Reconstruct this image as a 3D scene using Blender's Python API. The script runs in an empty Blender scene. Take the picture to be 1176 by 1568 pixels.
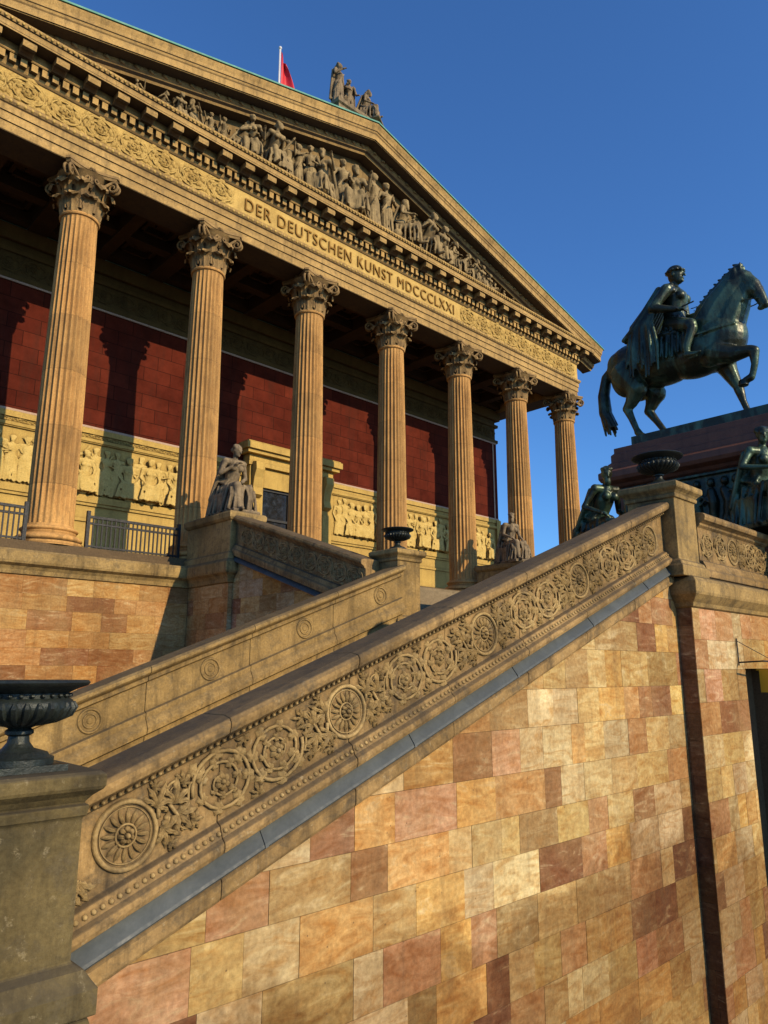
import bpy, math, random
from math import sin, cos, pi, radians, sqrt, atan2
from mathutils import Vector, Matrix
random.seed(7)
scn = bpy.context.scene

# ------------------------------------------------------------------ mesh builder
class MB:
    def __init__(s): s.v=[]; s.f=[]; s.c=None
    def add(s, vs, fs):
        b=len(s.v); s.v.extend([tuple(p) for p in vs]); s.f.extend([tuple(i+b for i in f) for f in fs])
    def box(s,x0,x1,y0,y1,z0,z1):
        s.add([(x0,y0,z0),(x1,y0,z0),(x1,y1,z0),(x0,y1,z0),(x0,y0,z1),(x1,y0,z1),(x1,y1,z1),(x0,y1,z1)],
              [(0,3,2,1),(4,5,6,7),(0,1,5,4),(1,2,6,5),(2,3,7,6),(3,0,4,7)])
    def prism(s, poly, vec):
        n=len(poly); v=Vector(vec)
        s.add([Vector(p) for p in poly]+[Vector(p)+v for p in poly],
              [tuple(range(n))[::-1], tuple(range(n,2*n))]+[(i,(i+1)%n,(i+1)%n+n,i+n) for i in range(n)])
    def extr(s, prof, A, B, n):
        A=Vector(A);B=Vector(B);n=Vector(n);z=Vector((0,0,1))
        s.prism([A+n*o+z*t for o,t in prof], B-A)
    def sweep(s, path, prof, closed=False, cap=True):
        N=len(path); P=[Vector((p[0],p[1])) for p in path]
        offs=[]
        for i in range(N):
            def nrm(a,b):
                d=(b-a).normalized(); return Vector((d.y,-d.x))
            if closed: n1=nrm(P[i-1],P[i]); n2=nrm(P[i],P[(i+1)%N])
            else:
                n1=nrm(P[i-1],P[i]) if i>0 else None
                n2=nrm(P[i],P[i+1]) if i<N-1 else None
                n1=n1 or n2; n2=n2 or n1
            offs.append((n1+n2)/(1+n1.dot(n2)))
        m=len(prof); vs=[]
        for i in range(N):
            for o,z in prof:
                q=P[i]+offs[i]*o; vs.append((q.x,q.y,z))
        fs=[]
        for i in range(N if closed else N-1):
            j=(i+1)%N
            for k in range(m-1): fs.append((i*m+k,j*m+k,j*m+k+1,i*m+k+1))
        if closed and cap:
            fs.append(tuple(i*m+m-1 for i in range(N)))
            fs.append(tuple(i*m for i in range(N))[::-1])
        s.add(vs,fs)
    def pier(s,x0,x1,y0,y1,prof): s.sweep([(x0,y0),(x1,y0),(x1,y1),(x0,y1)],prof,closed=True)
    def lathe(s, prof, c, seg=32):
        m=len(prof); vs=[];fs=[]
        for i in range(seg):
            a=2*pi*i/seg
            for r,z in prof: vs.append((c[0]+r*cos(a),c[1]+r*sin(a),c[2]+z))
        for i in range(seg):
            j=(i+1)%seg
            for k in range(m-1): fs.append((i*m+k,j*m+k,j*m+k+1,i*m+k+1))
        s.add(vs,fs)
    def tube(s, pts, rad, seg=6):
        pts=[Vector(p) for p in pts]; n=len(pts)
        if n<2: return
        vs=[];fs=[]; prev=None
        for i,p in enumerate(pts):
            t=(pts[min(i+1,n-1)]-pts[max(i-1,0)])
            if t.length<1e-9: t=Vector((0,0,1))
            t.normalize()
            if prev is None:
                a=Vector((0,0,1)) if abs(t.z)<.9 else Vector((1,0,0))
                prev=t.cross(a).normalized()
            u=(prev-t*prev.dot(t)).normalized(); prev=u; w=t.cross(u)
            r=rad[i] if isinstance(rad,(list,tuple)) else rad
            for k in range(seg):
                a=2*pi*k/seg; vs.append(p+u*(r*cos(a))+w*(r*sin(a)))
        for i in range(n-1):
            for k in range(seg):
                k2=(k+1)%seg; fs.append((i*seg+k,i*seg+k2,(i+1)*seg+k2,(i+1)*seg+k))
        fs.append(tuple(range(seg))[::-1]); fs.append(tuple(range((n-1)*seg,n*seg)))
        s.add(vs,fs)
    def cap(s,p0,p1,r0,r1,seg=10):
        p0=Vector(p0);p1=Vector(p1);d=p1-p0;L=d.length
        if L<1e-6: return s.ell(p0,(r0,r0,r0))
        t=d/L; a=Vector((0,0,1)) if abs(t.z)<.9 else Vector((1,0,0))
        u=t.cross(a).normalized(); w=t.cross(u)
        rings=[]
        for k in range(1,4): an=pi/2*(1-k/3.0); rings.append((p0-t*(r0*sin(an)), r0*cos(an)))
        for k in range(0,3): an=pi/2*(k/3.0); rings.append((p1+t*(r1*sin(an)), r1*cos(an)))
        vs=[p0-t*r0];fs=[]
        for c,r in rings:
            for k in range(seg):
                an=2*pi*k/seg; vs.append(c+u*(r*cos(an))+w*(r*sin(an)))
        vs.append(p1+t*r1); R=len(rings)
        for k in range(seg): fs.append((0,1+(k+1)%seg,1+k))
        for i in range(R-1):
            for k in range(seg):
                k2=(k+1)%seg; fs.append((1+i*seg+k,1+i*seg+k2,1+(i+1)*seg+k2,1+(i+1)*seg+k))
        for k in range(seg): fs.append((1+(R-1)*seg+k,1+(R-1)*seg+(k+1)%seg,len(vs)-1))
        s.add(vs,fs)
    def chain(s,pts):
        for a,b in zip(pts[:-1],pts[1:]): s.cap(a[:3],b[:3],a[3],b[3])
    def ell(s,c,r,rot=None,seg=14,rng=9):
        c=Vector(c);vs=[];fs=[]
        R=rot if rot is not None else Matrix.Identity(3)
        vs.append(c+R@Vector((0,0,-r[2])))
        for i in range(1,rng):
            b=-pi/2+pi*i/rng
            for k in range(seg):
                a=2*pi*k/seg; vs.append(c+R@Vector((r[0]*cos(b)*cos(a),r[1]*cos(b)*sin(a),r[2]*sin(b))))
        vs.append(c+R@Vector((0,0,r[2])))
        for k in range(seg): fs.append((0,1+(k+1)%seg,1+k))
        for i in range(rng-2):
            for k in range(seg):
                k2=(k+1)%seg; fs.append((1+i*seg+k,1+i*seg+k2,1+(i+1)*seg+k2,1+(i+1)*seg+k))
        for k in range(seg): fs.append((1+(rng-2)*seg+k,1+(rng-2)*seg+(k+1)%seg,len(vs)-1))
        s.add(vs,fs)
    def mesh(s,name,mat=None,smooth=False):
        me=bpy.data.meshes.new(name); me.from_pydata(s.v,[],s.f); me.update()
        if mat: me.materials.append(mat)
        if smooth: me.polygons.foreach_set('use_smooth',[True]*len(me.polygons))
        if s.c:
            at=me.color_attributes.new('Col','FLOAT_COLOR','CORNER')
            dat=[]
            for p,c in zip(me.polygons,s.c):
                for _ in range(p.loop_total): dat.extend((c[0],c[1],c[2],1))
            at.data.foreach_set('color',dat)
        return me
    def obj(s,name,mat,parent=None,smooth=False):
        return mkobj(name,s.mesh(name,mat,smooth),parent)
def mkobj(name,me,parent=None):
    o=bpy.data.objects.new(name,me); scn.collection.objects.link(o)
    if parent: o.parent=parent
    return o
def empty(name):
    e=bpy.data.objects.new(name,None); scn.collection.objects.link(e); e.empty_display_size=.2; return e
def bevel(o,w=.008,ang=40):
    b=o.modifiers.new('b','BEVEL'); b.width=w; b.segments=2; b.limit_method='ANGLE'; b.angle_limit=radians(ang)
def blobmesh(name,mb,voxel,mat,it=3):
    o=mkobj('tmp',mb.mesh('tmp'))
    m=o.modifiers.new('r','REMESH'); m.mode='VOXEL'; m.voxel_size=voxel; m.use_smooth_shade=True
    m=o.modifiers.new('s','SMOOTH'); m.factor=.5; m.iterations=it
    dg=bpy.context.evaluated_depsgraph_get()
    me=bpy.data.meshes.new_from_object(o.evaluated_get(dg)); me.name=name
    bpy.data.objects.remove(o)
    me.materials.clear(); me.materials.append(mat)
    me.polygons.foreach_set('use_smooth',[True]*len(me.polygons))
    return me

# ------------------------------------------------------------------ materials
def newmat(name):
    m=bpy.data.materials.new(name); m.use_nodes=True; nt=m.node_tree
    return m,nt,nt.nodes['Principled BSDF']
def N(nt,t,**k):
    n=nt.nodes.new(t)
    for a,b in k.items(): setattr(n,a,b)
    return n
def mix(nt,fac,a,b,mode='MIX'):
    n=N(nt,'ShaderNodeMix'); n.data_type='RGBA'; n.blend_type=mode
    for sock,val in ((n.inputs[0],fac),(n.inputs[6],a),(n.inputs[7],b)):
        if isinstance(val,bpy.types.NodeSocket): nt.links.new(val,sock)
        elif isinstance(val,(int,float)): sock.default_value=val if sock.type=='VALUE' else (val,val,val,1)
        else: sock.default_value=(*val,1)
    return n.outputs[2]
def ramp(nt,src,p0,p1,c0=(0,0,0),c1=(1,1,1)):
    n=N(nt,'ShaderNodeValToRGB'); e=n.color_ramp.elements
    e[0].position=p0;e[1].position=p1;e[0].color=(*c0,1);e[1].color=(*c1,1)
    nt.links.new(src,n.inputs[0]); return n.outputs[0]
def noise(nt,vec,scale,detail=4,rough=.6,dist=0):
    n=N(nt,'ShaderNodeTexNoise'); n.inputs['Scale'].default_value=scale; n.inputs['Detail'].default_value=detail
    n.inputs['Roughness'].default_value=rough; n.inputs['Distortion'].default_value=dist
    nt.links.new(vec,n.inputs['Vector']); return n.outputs['Fac']
def mapping(nt,vec,scale=(1,1,1),rot=(0,0,0)):
    n=N(nt,'ShaderNodeMapping'); n.inputs['Scale'].default_value=scale; n.inputs['Rotation'].default_value=rot
    nt.links.new(vec,n.inputs[0]); return n.outputs[0]
def stone(name,c1,c2,dirt=(.06,.045,.03),ns=1.3,rough=.85,bump=.35,ao=.7,aod=.12,attr=False,top=.0,streak=.35,drum=0,fine=28,under=0.,patch=.0):
    m,nt,b=newmat(name); L=nt.links
    geo=N(nt,'ShaderNodeNewGeometry'); pos=geo.outputs['Position']
    n1=noise(nt,pos,ns,6,.62,.4); n2=noise(nt,pos,fine,4,.65)
    if attr:
        a=N(nt,'ShaderNodeVertexColor'); a.layer_name='Col'
        off=N(nt,'ShaderNodeVectorMath',operation='MULTIPLY'); L.new(a.outputs[0],off.inputs[0]); off.inputs[1].default_value=(37,53,91)
        ad=N(nt,'ShaderNodeVectorMath',operation='ADD'); L.new(pos,ad.inputs[0]); L.new(off.outputs[0],ad.inputs[1])
        w=noise(nt,mapping(nt,ad.outputs[0],(1,1,3.4),(0,.45,0)),1.7,6,.62,1.8)
        col=mix(nt,ramp(nt,w,.42,.66),a.outputs[0],mix(nt,1,a.outputs[0],(.72,.55,.38),'MULTIPLY'))
        col=mix(nt,ramp(nt,w,.30,.42,(.5,.5,.5),(0,0,0)),col,(.66,.53,.30))
        col=mix(nt,ramp(nt,n1,.44,.70),col,mix(nt,.50,col,(.34,.23,.10)))
        big=noise(nt,pos,.33,4,.65,.5)
        col=mix(nt,ramp(nt,big,.44,.62,(0,0,0),(.65,.65,.65)),col,mix(nt,1,col,(.60,.50,.39),'MULTIPLY'))
        sp0=N(nt,'ShaderNodeSeparateXYZ'); L.new(pos,sp0.inputs[0])
        zz=N(nt,'ShaderNodeMath',operation='MULTIPLY'); zz.inputs[1].default_value=-.18; L.new(sp0.outputs[2],zz.inputs[0])
        za=N(nt,'ShaderNodeMath',operation='ADD'); L.new(zz.outputs[0],za.inputs[0]); L.new(noise(nt,pos,.6,5,.65,.6),za.inputs[1])
        col=mix(nt,ramp(nt,za.outputs[0],.88,1.30,(0,0,0),(.85,.85,.85)),col,mix(nt,1,col,(.46,.38,.29),'MULTIPLY'))
        vo=N(nt,'ShaderNodeTexVoronoi'); vo.inputs['Scale'].default_value=7.; L.new(pos,vo.inputs['Vector'])
        col=mix(nt,ramp(nt,vo.outputs['Distance'],.035,.07,(.8,.8,.8),(0,0,0)),col,(.13,.08,.04))
    else:
        col=mix(nt,ramp(nt,n1,.33,.68),c1,c2)
    if drum:
        sep=N(nt,'ShaderNodeSeparateXYZ'); L.new(pos,sep.inputs[0])
        mz=N(nt,'ShaderNodeMath',operation='MULTIPLY'); L.new(sep.outputs[2],mz.inputs[0]); mz.inputs[1].default_value=drum
        fl=N(nt,'ShaderNodeMath',operation='FLOOR'); L.new(mz.outputs[0],fl.inputs[0])
        dx=N(nt,'ShaderNodeMath',operation='MULTIPLY'); L.new(sep.outputs[0],dx.inputs[0]); dx.inputs[1].default_value=1/4.28
        fx=N(nt,'ShaderNodeMath',operation='FLOOR'); L.new(dx.outputs[0],fx.inputs[0])
        cb=N(nt,'ShaderNodeCombineXYZ'); L.new(fx.outputs[0],cb.inputs[0]); L.new(fl.outputs[0],cb.inputs[2])
        wn=N(nt,'ShaderNodeTexWhiteNoise'); L.new(cb.outputs[0],wn.inputs['Vector'])
        col=mix(nt,1,col,ramp(nt,wn.outputs['Value'],0,1,(.76,.76,.76),(1.12,1.08,1.02)),'MULTIPLY')
        fr=N(nt,'ShaderNodeMath',operation='FRACT'); L.new(mz.outputs[0],fr.inputs[0])
        col=mix(nt,ramp(nt,fr.outputs[0],.0,.018,(.55,.55,.55),(0,0,0)),col,dirt)
        pn=noise(nt,mapping(nt,pos,(5,5,2.2)),1.0,5,.7,.6)
        col=mix(nt,ramp(nt,pn,.50,.72,(0,0,0),(.6,.6,.6)),col,(.24,.14,.06))
    if patch:
        pn=noise(nt,pos,.7,5,.7,.8); col=mix(nt,ramp(nt,pn,.40,.62,(0,0,0),(patch,)*3),col,mix(nt,1,col,(.44,.43,.40),'MULTIPLY'))
        p2=noise(nt,pos,4.5,6,.75,.5); col=mix(nt,ramp(nt,p2,.50,.66,(0,0,0),(patch*.85,)*3),col,(.085,.072,.05))
        p3=noise(nt,pos,13,5,.7,.3); col=mix(nt,ramp(nt,p3,.60,.70,(0,0,0),(patch*.5,)*3),col,(.50,.42,.26))
    col=mix(nt,1,col,ramp(nt,n2,.25,.75,(.66,.64,.61),(1.18,1.17,1.15)),'MULTIPLY')
    if streak:
        st=noise(nt,mapping(nt,pos,(3.5,3.5,.35)),1.6,5,.65)
        f=ramp(nt,st,.50,.74,(0,0,0),(streak,streak,streak)); col=mix(nt,f,col,dirt)
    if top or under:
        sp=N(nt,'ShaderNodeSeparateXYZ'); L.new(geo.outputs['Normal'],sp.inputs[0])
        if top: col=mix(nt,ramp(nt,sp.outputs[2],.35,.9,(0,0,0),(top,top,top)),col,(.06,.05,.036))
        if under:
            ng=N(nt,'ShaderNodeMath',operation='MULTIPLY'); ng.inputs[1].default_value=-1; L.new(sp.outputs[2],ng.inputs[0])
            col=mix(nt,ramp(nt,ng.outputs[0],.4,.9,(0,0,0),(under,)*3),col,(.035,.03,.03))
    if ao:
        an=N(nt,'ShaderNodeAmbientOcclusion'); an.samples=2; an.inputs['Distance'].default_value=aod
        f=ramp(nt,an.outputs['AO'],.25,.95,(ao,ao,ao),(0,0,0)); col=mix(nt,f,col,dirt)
    L.new(col,b.inputs['Base Color']); b.inputs['Roughness'].default_value=rough
    b.inputs['Specular IOR Level'].default_value=.2
    bp=N(nt,'ShaderNodeBump'); bp.inputs['Strength'].default_value=bump; bp.inputs['Distance'].default_value=.02
    L.new(noise(nt,pos,fine*1.6,6,.72),bp.inputs['Height']); L.new(bp.outputs[0],b.inputs['Normal'])
    return m
def metal(name,c1,c2,rough=.45,met=.6,ns=3,bump=.15,r0=.42,r1=.7):
    m,nt,b=newmat(name); L=nt.links
    geo=N(nt,'ShaderNodeNewGeometry'); pos=geo.outputs['Position']
    n1=noise(nt,mapping(nt,pos,(1,1,.45)),ns,6,.65,.5)
    col=mix(nt,ramp(nt,n1,r0,r1),c1,c2); L.new(col,b.inputs['Base Color'])
    b.inputs['Metallic'].default_value=met
    r=ramp(nt,noise(nt,pos,ns*5,3),.3,.7,(rough-.1,)*3,(rough+.15,)*3); L.new(r,b.inputs['Roughness'])
    bp=N(nt,'ShaderNodeBump'); bp.inputs['Strength'].default_value=bump; bp.inputs['Distance'].default_value=.02
    L.new(noise(nt,pos,ns*9,4),bp.inputs['Height']); L.new(bp.outputs[0],b.inputs['Normal'])
    return m
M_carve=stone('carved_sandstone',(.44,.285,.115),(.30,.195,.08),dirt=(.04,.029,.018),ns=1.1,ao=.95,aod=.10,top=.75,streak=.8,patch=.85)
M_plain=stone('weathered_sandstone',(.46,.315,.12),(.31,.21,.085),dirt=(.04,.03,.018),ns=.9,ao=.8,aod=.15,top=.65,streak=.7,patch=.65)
M_shade=stone('shade_toned_sandstone',(.18,.135,.055),(.085,.07,.035),dirt=(.02,.016,.01),ns=1.6,ao=.8,aod=.15,top=.7,streak=.7,patch=.6)  # darker sandstone copy, the lower pier's shade is put into its colour
M_relief=stone('relief_stone',(.52,.37,.16),(.36,.245,.10),dirt=(.03,.02,.011),ao=1.,aod=.06,streak=.5,ns=2,patch=.65)
M_wall=stone('ashlar_blocks',(.5,.4,.2),(.5,.4,.2),attr=True,ao=.4,aod=.05,streak=.28,bump=.4,ns=1.1,fine=20)
M_mortar=stone('mortar',(.14,.095,.05),(.10,.07,.04),ao=0,streak=0)
M_col=stone('column_sandstone',(.62,.36,.125),(.48,.265,.09),dirt=(.06,.034,.015),ns=.9,ao=.9,aod=.10,streak=.55,drum=.62)
M_cap=stone('capital_stone',(.40,.26,.105),(.20,.13,.06),dirt=(.014,.01,.007),ao=1.,aod=.25,streak=.3,ns=2)
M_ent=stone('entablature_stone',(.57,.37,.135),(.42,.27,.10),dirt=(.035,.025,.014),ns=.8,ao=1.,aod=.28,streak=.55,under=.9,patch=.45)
M_frieze=stone('gilded_frieze_stone',(.62,.43,.135),(.50,.33,.10),dirt=(.05,.03,.01),ns=1.5,ao=1.,aod=.14,streak=.25)
M_gold=stone('gold_letters',(.26,.14,.028),(.22,.115,.025),ao=0,streak=0)
M_yel=stone('painted_yellow_wall',(.56,.39,.115),(.44,.30,.09),dirt=(.09,.05,.016),ao=.85,aod=.14,streak=.3)
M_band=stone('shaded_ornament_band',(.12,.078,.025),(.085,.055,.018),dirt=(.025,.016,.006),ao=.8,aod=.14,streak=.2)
M_white=stone('gilded_relief_figures',(.64,.48,.17),(.52,.37,.115),dirt=(.12,.065,.016),ao=1.,aod=.10,streak=.1,ns=3)
M_line=stone('pale_fillet',(.5,.36,.27),(.45,.32,.24),ao=0,streak=.1)
M_stat=stone('statue_stone',(.32,.24,.14),(.15,.115,.075),dirt=(.018,.014,.01),ns=4,ao=1.,aod=.12,streak=.7)
M_ped=stone('pediment_sculpture_stone',(.40,.295,.14),(.22,.16,.08),dirt=(.024,.017,.01),ns=3,ao=1.,aod=.25,streak=.6,under=.5)
M_tymp=stone('tympanum_stone',(.34,.225,.09),(.24,.16,.065),dirt=(.025,.017,.01),ao=1.,aod=.5,streak=.6)
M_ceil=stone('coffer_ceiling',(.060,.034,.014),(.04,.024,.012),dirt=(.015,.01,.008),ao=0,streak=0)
M_gran=stone('dark_red_granite',(.20,.085,.052),(.11,.052,.037),dirt=(.02,.015,.012),ao=.3,streak=.3,rough=.4,bump=.1,fine=60)
M_steps=stone('step_stone',(.26,.20,.12),(.19,.15,.09),ao=0)
M_ground=stone('paving',(.20,.18,.15),(.14,.125,.105),ao=0,streak=0,ns=.4)
M_copper=metal('green_copper',(.07,.24,.17),(.10,.32,.24),.6,.0,2)
M_bronze=metal('patinated_bronze',(.020,.024,.014),(.075,.130,.080),.36,.40,1.9,.35,.46,.64)
M_urn=metal('dark_cast_iron',(.014,.018,.016),(.028,.038,.032),.45,.3,5,.3)
M_iron=metal('black_iron',(.006,.006,.007),(.010,.010,.011),.6,.0,6,.05)
M_lead=metal('lead_flashing',(.042,.052,.054),(.07,.082,.082),.6,.0,3,.1)
M_dark=metal('door_glass',(.012,.014,.016),(.02,.02,.02),.15,0,1,.0)
def redpanel():
    m,nt,b=newmat('red_wall_panel'); L=nt.links
    geo=N(nt,'ShaderNodeNewGeometry'); pos=geo.outputs['Position']
    sep=N(nt,'ShaderNodeSeparateXYZ'); L.new(pos,sep.inputs[0])
    cb=N(nt,'ShaderNodeCombineXYZ'); L.new(sep.outputs[0],cb.inputs[0]); L.new(sep.outputs[2],cb.inputs[1])
    br=N(nt,'ShaderNodeTexBrick'); L.new(cb.outputs[0],br.inputs['Vector'])
    br.inputs['Scale'].default_value=1; br.inputs['Brick Width'].default_value=1.05; br.inputs['Row Height'].default_value=.52
    br.inputs['Mortar Size'].default_value=.012
    br.inputs['Color1'].default_value=(.112,.021,.011,1); br.inputs['Color2'].default_value=(.078,.014,.008,1); br.inputs['Mortar'].default_value=(.030,.008,.005,1)
    n=noise(nt,pos,1.3,7,.68); n3=noise(nt,mapping(nt,pos,(2.5,2.5,.4)),1.2,5)
    c=mix(nt,1,br.outputs[0],ramp(nt,n,.3,.7,(.62,.62,.62),(1.22,1.22,1.22)),'MULTIPLY')
    c=mix(nt,ramp(nt,n3,.5,.75,(0,0,0),(.5,.5,.5)),c,(.05,.018,.012))
    L.new(c,b.inputs['Base Color'])
    b.inputs['Roughness'].default_value=.9; b.inputs['Specular IOR Level'].default_value=.05
    bp=N(nt,'ShaderNodeBump'); bp.inputs['Strength'].default_value=.4; bp.inputs['Distance'].default_value=.02
    L.new(noise(nt,pos,25,5),bp.inputs['Height']); L.new(bp.outputs[0],b.inputs['Normal'])
    return m
M_red=redpanel()
def plain(name,c,r=.6):
    m,nt,b=newmat(name); geo=N(nt,'ShaderNodeNewGeometry')
    n=noise(nt,geo.outputs['Position'],4,5)
    nt.links.new(mix(nt,n,c,tuple(x*.7 for x in c)),b.inputs['Base Color']); b.inputs['Roughness'].default_value=r; return m
M_flag=plain('flag_cloth',(.6,.01,.025)); M_pole=plain('pole_paint',(.7,.7,.7),.4); M_sign=plain('yellow_enamel',(.75,.42,.02),.4)

# ------------------------------------------------------------------ relief tools
def leaf(mb,F,s,t,ang,L,W,d0=0.,h=.03,bend=0.,lob=0):
    n=6; vs=[]; a=ang; x,y=s,t
    for i in range(n+1):
        u=i/n; w=W*(sin(pi*min(1,u*.92+.06))**.7)*(1+(.28*(-1)**i if lob else 0)); nx,ny=-sin(a),cos(a); hh=d0+h*(sin(pi*(u*.85+.12)))
        vs+= [F(x-nx*w,y-ny*w,d0),F(x-nx*w*.4,y-ny*w*.4,d0+(hh-d0)*.9),F(x,y,d0+(hh-d0)*.6),F(x+nx*w*.4,y+ny*w*.4,d0+(hh-d0)*.9),F(x+nx*w,y+ny*w,d0)]
        x+=cos(a)*L/n; y+=sin(a)*L/n; a+=bend/n
    fs=[]
    for i in range(n):
        for k in range(4): fs.append((i*5+k,i*5+k+1,(i+1)*5+k+1,(i+1)*5+k))
    mb.add(vs,fs)
def dome(mb,F,s,t,r,h,d0=0,seg=12):
    vs=[];fs=[]
    for j in range(4):
        b=pi/2*j/4
        for k in range(seg):
            a=2*pi*k/seg; vs.append(F(s+r*cos(b)*cos(a),t+r*cos(b)*sin(a),d0+h*sin(b)))
    vs.append(F(s,t,d0+h))
    for j in range(3):
        for k in range(seg): fs.append((j*seg+k,j*seg+(k+1)%seg,(j+1)*seg+(k+1)%seg,(j+1)*seg+k))
    for k in range(seg): fs.append((3*seg+k,3*seg+(k+1)%seg,4*seg))
    mb.add(vs,fs)
def ring(mb,F,s,t,R,r,d0=0,seg=40):
    pr=[(-1,0),(-.7,.8),(0,1.1),(.7,.8),(1,0)]; vs=[];fs=[]
    for i in range(seg):
        a=2*pi*i/seg
        for o,h in pr: vs.append(F(s+(R+o*r)*cos(a),t+(R+o*r)*sin(a),d0+h*r))
    for i in range(seg):
        j=(i+1)%seg
        for k in range(4): fs.append((i*5+k,j*5+k,j*5+k+1,i*5+k+1))
    mb.add(vs,fs)
def rosette(mb,F,s,t,R,d0=0,n=16):
    ring(mb,F,s,t,R,R*.09,d0); ring(mb,F,s,t,R*.84,R*.03,d0)
    for k in range(n):
        a=2*pi*k/n; leaf(mb,F,s+cos(a)*R*.36,t+sin(a)*R*.36,a,R*.44,R*.075*16/n,d0,R*.14)
    ring(mb,F,s,t,R*.33,R*.05,d0)
    for k in range(7):
        a=2*pi*k/7+.2; leaf(mb,F,s+cos(a)*R*.06,t+sin(a)*R*.06,a,R*.24,R*.09,d0,R*.2)
    dome(mb,F,s,t,R*.11,R*.25,d0)
def scroll(mb,F,c,m,hh,sg,d0=0,tr=.02,flower=True,turns=2.1,nl=15,lf=.55,mx=1):
    sy=hh*.93/(m/2); pts=[];rad=[];n=int(44*turns/2)
    tot=turns*2*pi
    for i in range(n+1):
        u=i/n; th=u*tot
        r=m/2*(1-.06*min(1,th/pi)) if th<pi else m/2*.94*(1-(th-pi)/(tot-pi))**.85*.82+m/2*.94*.18*(1-(th-pi)/(tot-pi)*.2)
        a=pi-th*sg
        x=c[0]+r*cos(a)*mx; y=c[1]+r*sin(a)*(sy if r>m*.25 else sy+(1-sy)*.5)
        pts.append((x,y,a,r)); rad.append(tr*(1-.5*u))
    mb.tube([F(p[0],p[1],d0+tr*.5) for p in pts],rad,6)
    for i in range(2,n-6,max(1,int(n/nl))):
        p=pts[i];q=pts[i+1]; ta=atan2(q[1]-p[1],q[0]-p[0])
        for sd in (1,-1):
            g=.8+.4*random.random()
            leaf(mb,F,p[0],p[1],ta+sd*(.55+.3*random.random()),p[3]*lf*g*(1-.25*i/n)+tr*1.5,p[3]*.13+tr*.4,d0,tr*1.5,bend=-sd*1.3,lob=1)
    if flower:
        R=m*.13
        for k in range(6):
            a=2*pi*k/6+.3; leaf(mb,F,c[0],c[1],a,R*1.15,R*.42,d0,tr*2)
        dome(mb,F,c[0],c[1],R*.4,tr*2.4,d0)
def acanthus(mb,F,s,t,ang,L,d0=0,h=.035):
    for k,b in ((0,0),(.55,-.8),(-.55,.8),(1.05,-1.3),(-1.05,1.3)):
        leaf(mb,F,s,t,ang+k,L*(1-abs(k)*.28),L*.13,d0,h,bend=-b,lob=1)
def parapet_relief(mb,F,s0,s1,ros,hh):
    R=hh*.86
    for r in ros: rosette(mb,F,r,0,R)
    for a,b in zip(ros[:-1],ros[1:]):
        W=b-a; m=hh*2.04; mid=(a+b)/2; c1=mid-W*.127; c2=mid+W*.127
        scroll(mb,F,(c1,0),m,hh*.97,1,tr=.019,nl=14,lf=.36,turns=2.3,mx=1); scroll(mb,F,(c2,0),m,hh*.97,-1,tr=.019,nl=14,lf=.36,turns=2.3,mx=-1)
        for sy in (1,-1): acanthus(mb,F,mid,sy*hh*.95,-sy*pi/2,hh*.42)
        for c,dr in ((a+R*1.1,1),(b-R*1.1,-1)):
            base=0 if dr>0 else pi; gx=(c1-m/2-(a+R*1.1))
            e=c+dr*gx*.5
            mb.tube([F(c+dr*gx*u*1.1,hh*.45*sin(u*2.6*pi)*dr,.012) for u in [k/14 for k in range(15)]],[.020-.008*k/14 for k in range(15)],6)
            for sy in (1,-1):
                acanthus(mb,F,c+dr*.0,sy*hh*.30,base+sy*dr*.75,hh*.72,h=.045)
                acanthus(mb,F,e,sy*hh*.12,base+sy*dr*1.15,hh*.80,h=.045)
                acanthus(mb,F,e+dr*gx*.30,sy*hh*.55,base+sy*dr*.3,hh*.45,h=.035)
                acanthus(mb,F,c+dr*.02,sy*hh*.80,base+sy*dr*.15,hh*.40,h=.03)
            scroll(mb,F,(e+dr*gx*.12,hh*.42*dr),hh*.62,hh*.30,dr,tr=.012,nl=6,lf=.3,turns=1.6); scroll(mb,F,(e+dr*gx*.2,-hh*.48*dr),hh*.5,hh*.24,-dr,tr=.011,nl=6,lf=.3,turns=1.6)
def rinceau(mb,F,s0,s1,m,hh,tr,nl=12,turns=1.9):
    n=max(1,round((s1-s0)/m)); m=(s1-s0)/n; sg=1
    for k in range(n):
        scroll(mb,F,(s0+m*(k+.5),0),m,hh,sg,tr=tr,nl=nl,turns=turns)
        leaf(mb,F,s0+m*k,0,pi/2*sg,hh*.9,hh*.14,0,tr*1.4,bend=-sg*.9,lob=1); leaf(mb,F,s0+m*k,0,-pi/2*sg,hh*.9,hh*.14,0,tr*1.4,bend=.9,lob=1)
        sg=-sg

PAL=[((.60,.44,.19),5),((.58,.36,.12),4.5),((.49,.29,.13),3),((.27,.13,.065),2.2),((.70,.57,.33),3.6),((.43,.30,.125),3.5),((.55,.43,.23),3.5),((.52,.30,.17),1.4),((.36,.20,.095),2)]
PAL2=[((.54,.32,.12),5),((.47,.265,.10),5),((.38,.20,.085),3),((.58,.39,.16),3),((.31,.155,.07),1.5)]
def pick(pal):
    t=random.random()*sum(w for _,w in pal)
    for c,w in pal:
        t-=w
        if t<=0: break
    g=.82+.34*random.random(); return (c[0]*g,c[1]*g*(.97+.06*random.random()),c[2]*g*(.90+.2*random.random()))
def clip(poly,f):
    out=[]
    for i in range(len(poly)):
        a=poly[i];b=poly[(i+1)%len(poly)];fa=f(a);fb=f(b)
        if fa>=0: out.append(a)
        if (fa>=0)!=(fb>=0):
            t=fa/(fa-fb); out.append((a[0]+(b[0]-a[0])*t,a[1]+(b[1]-a[1])*t))
    return out
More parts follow.
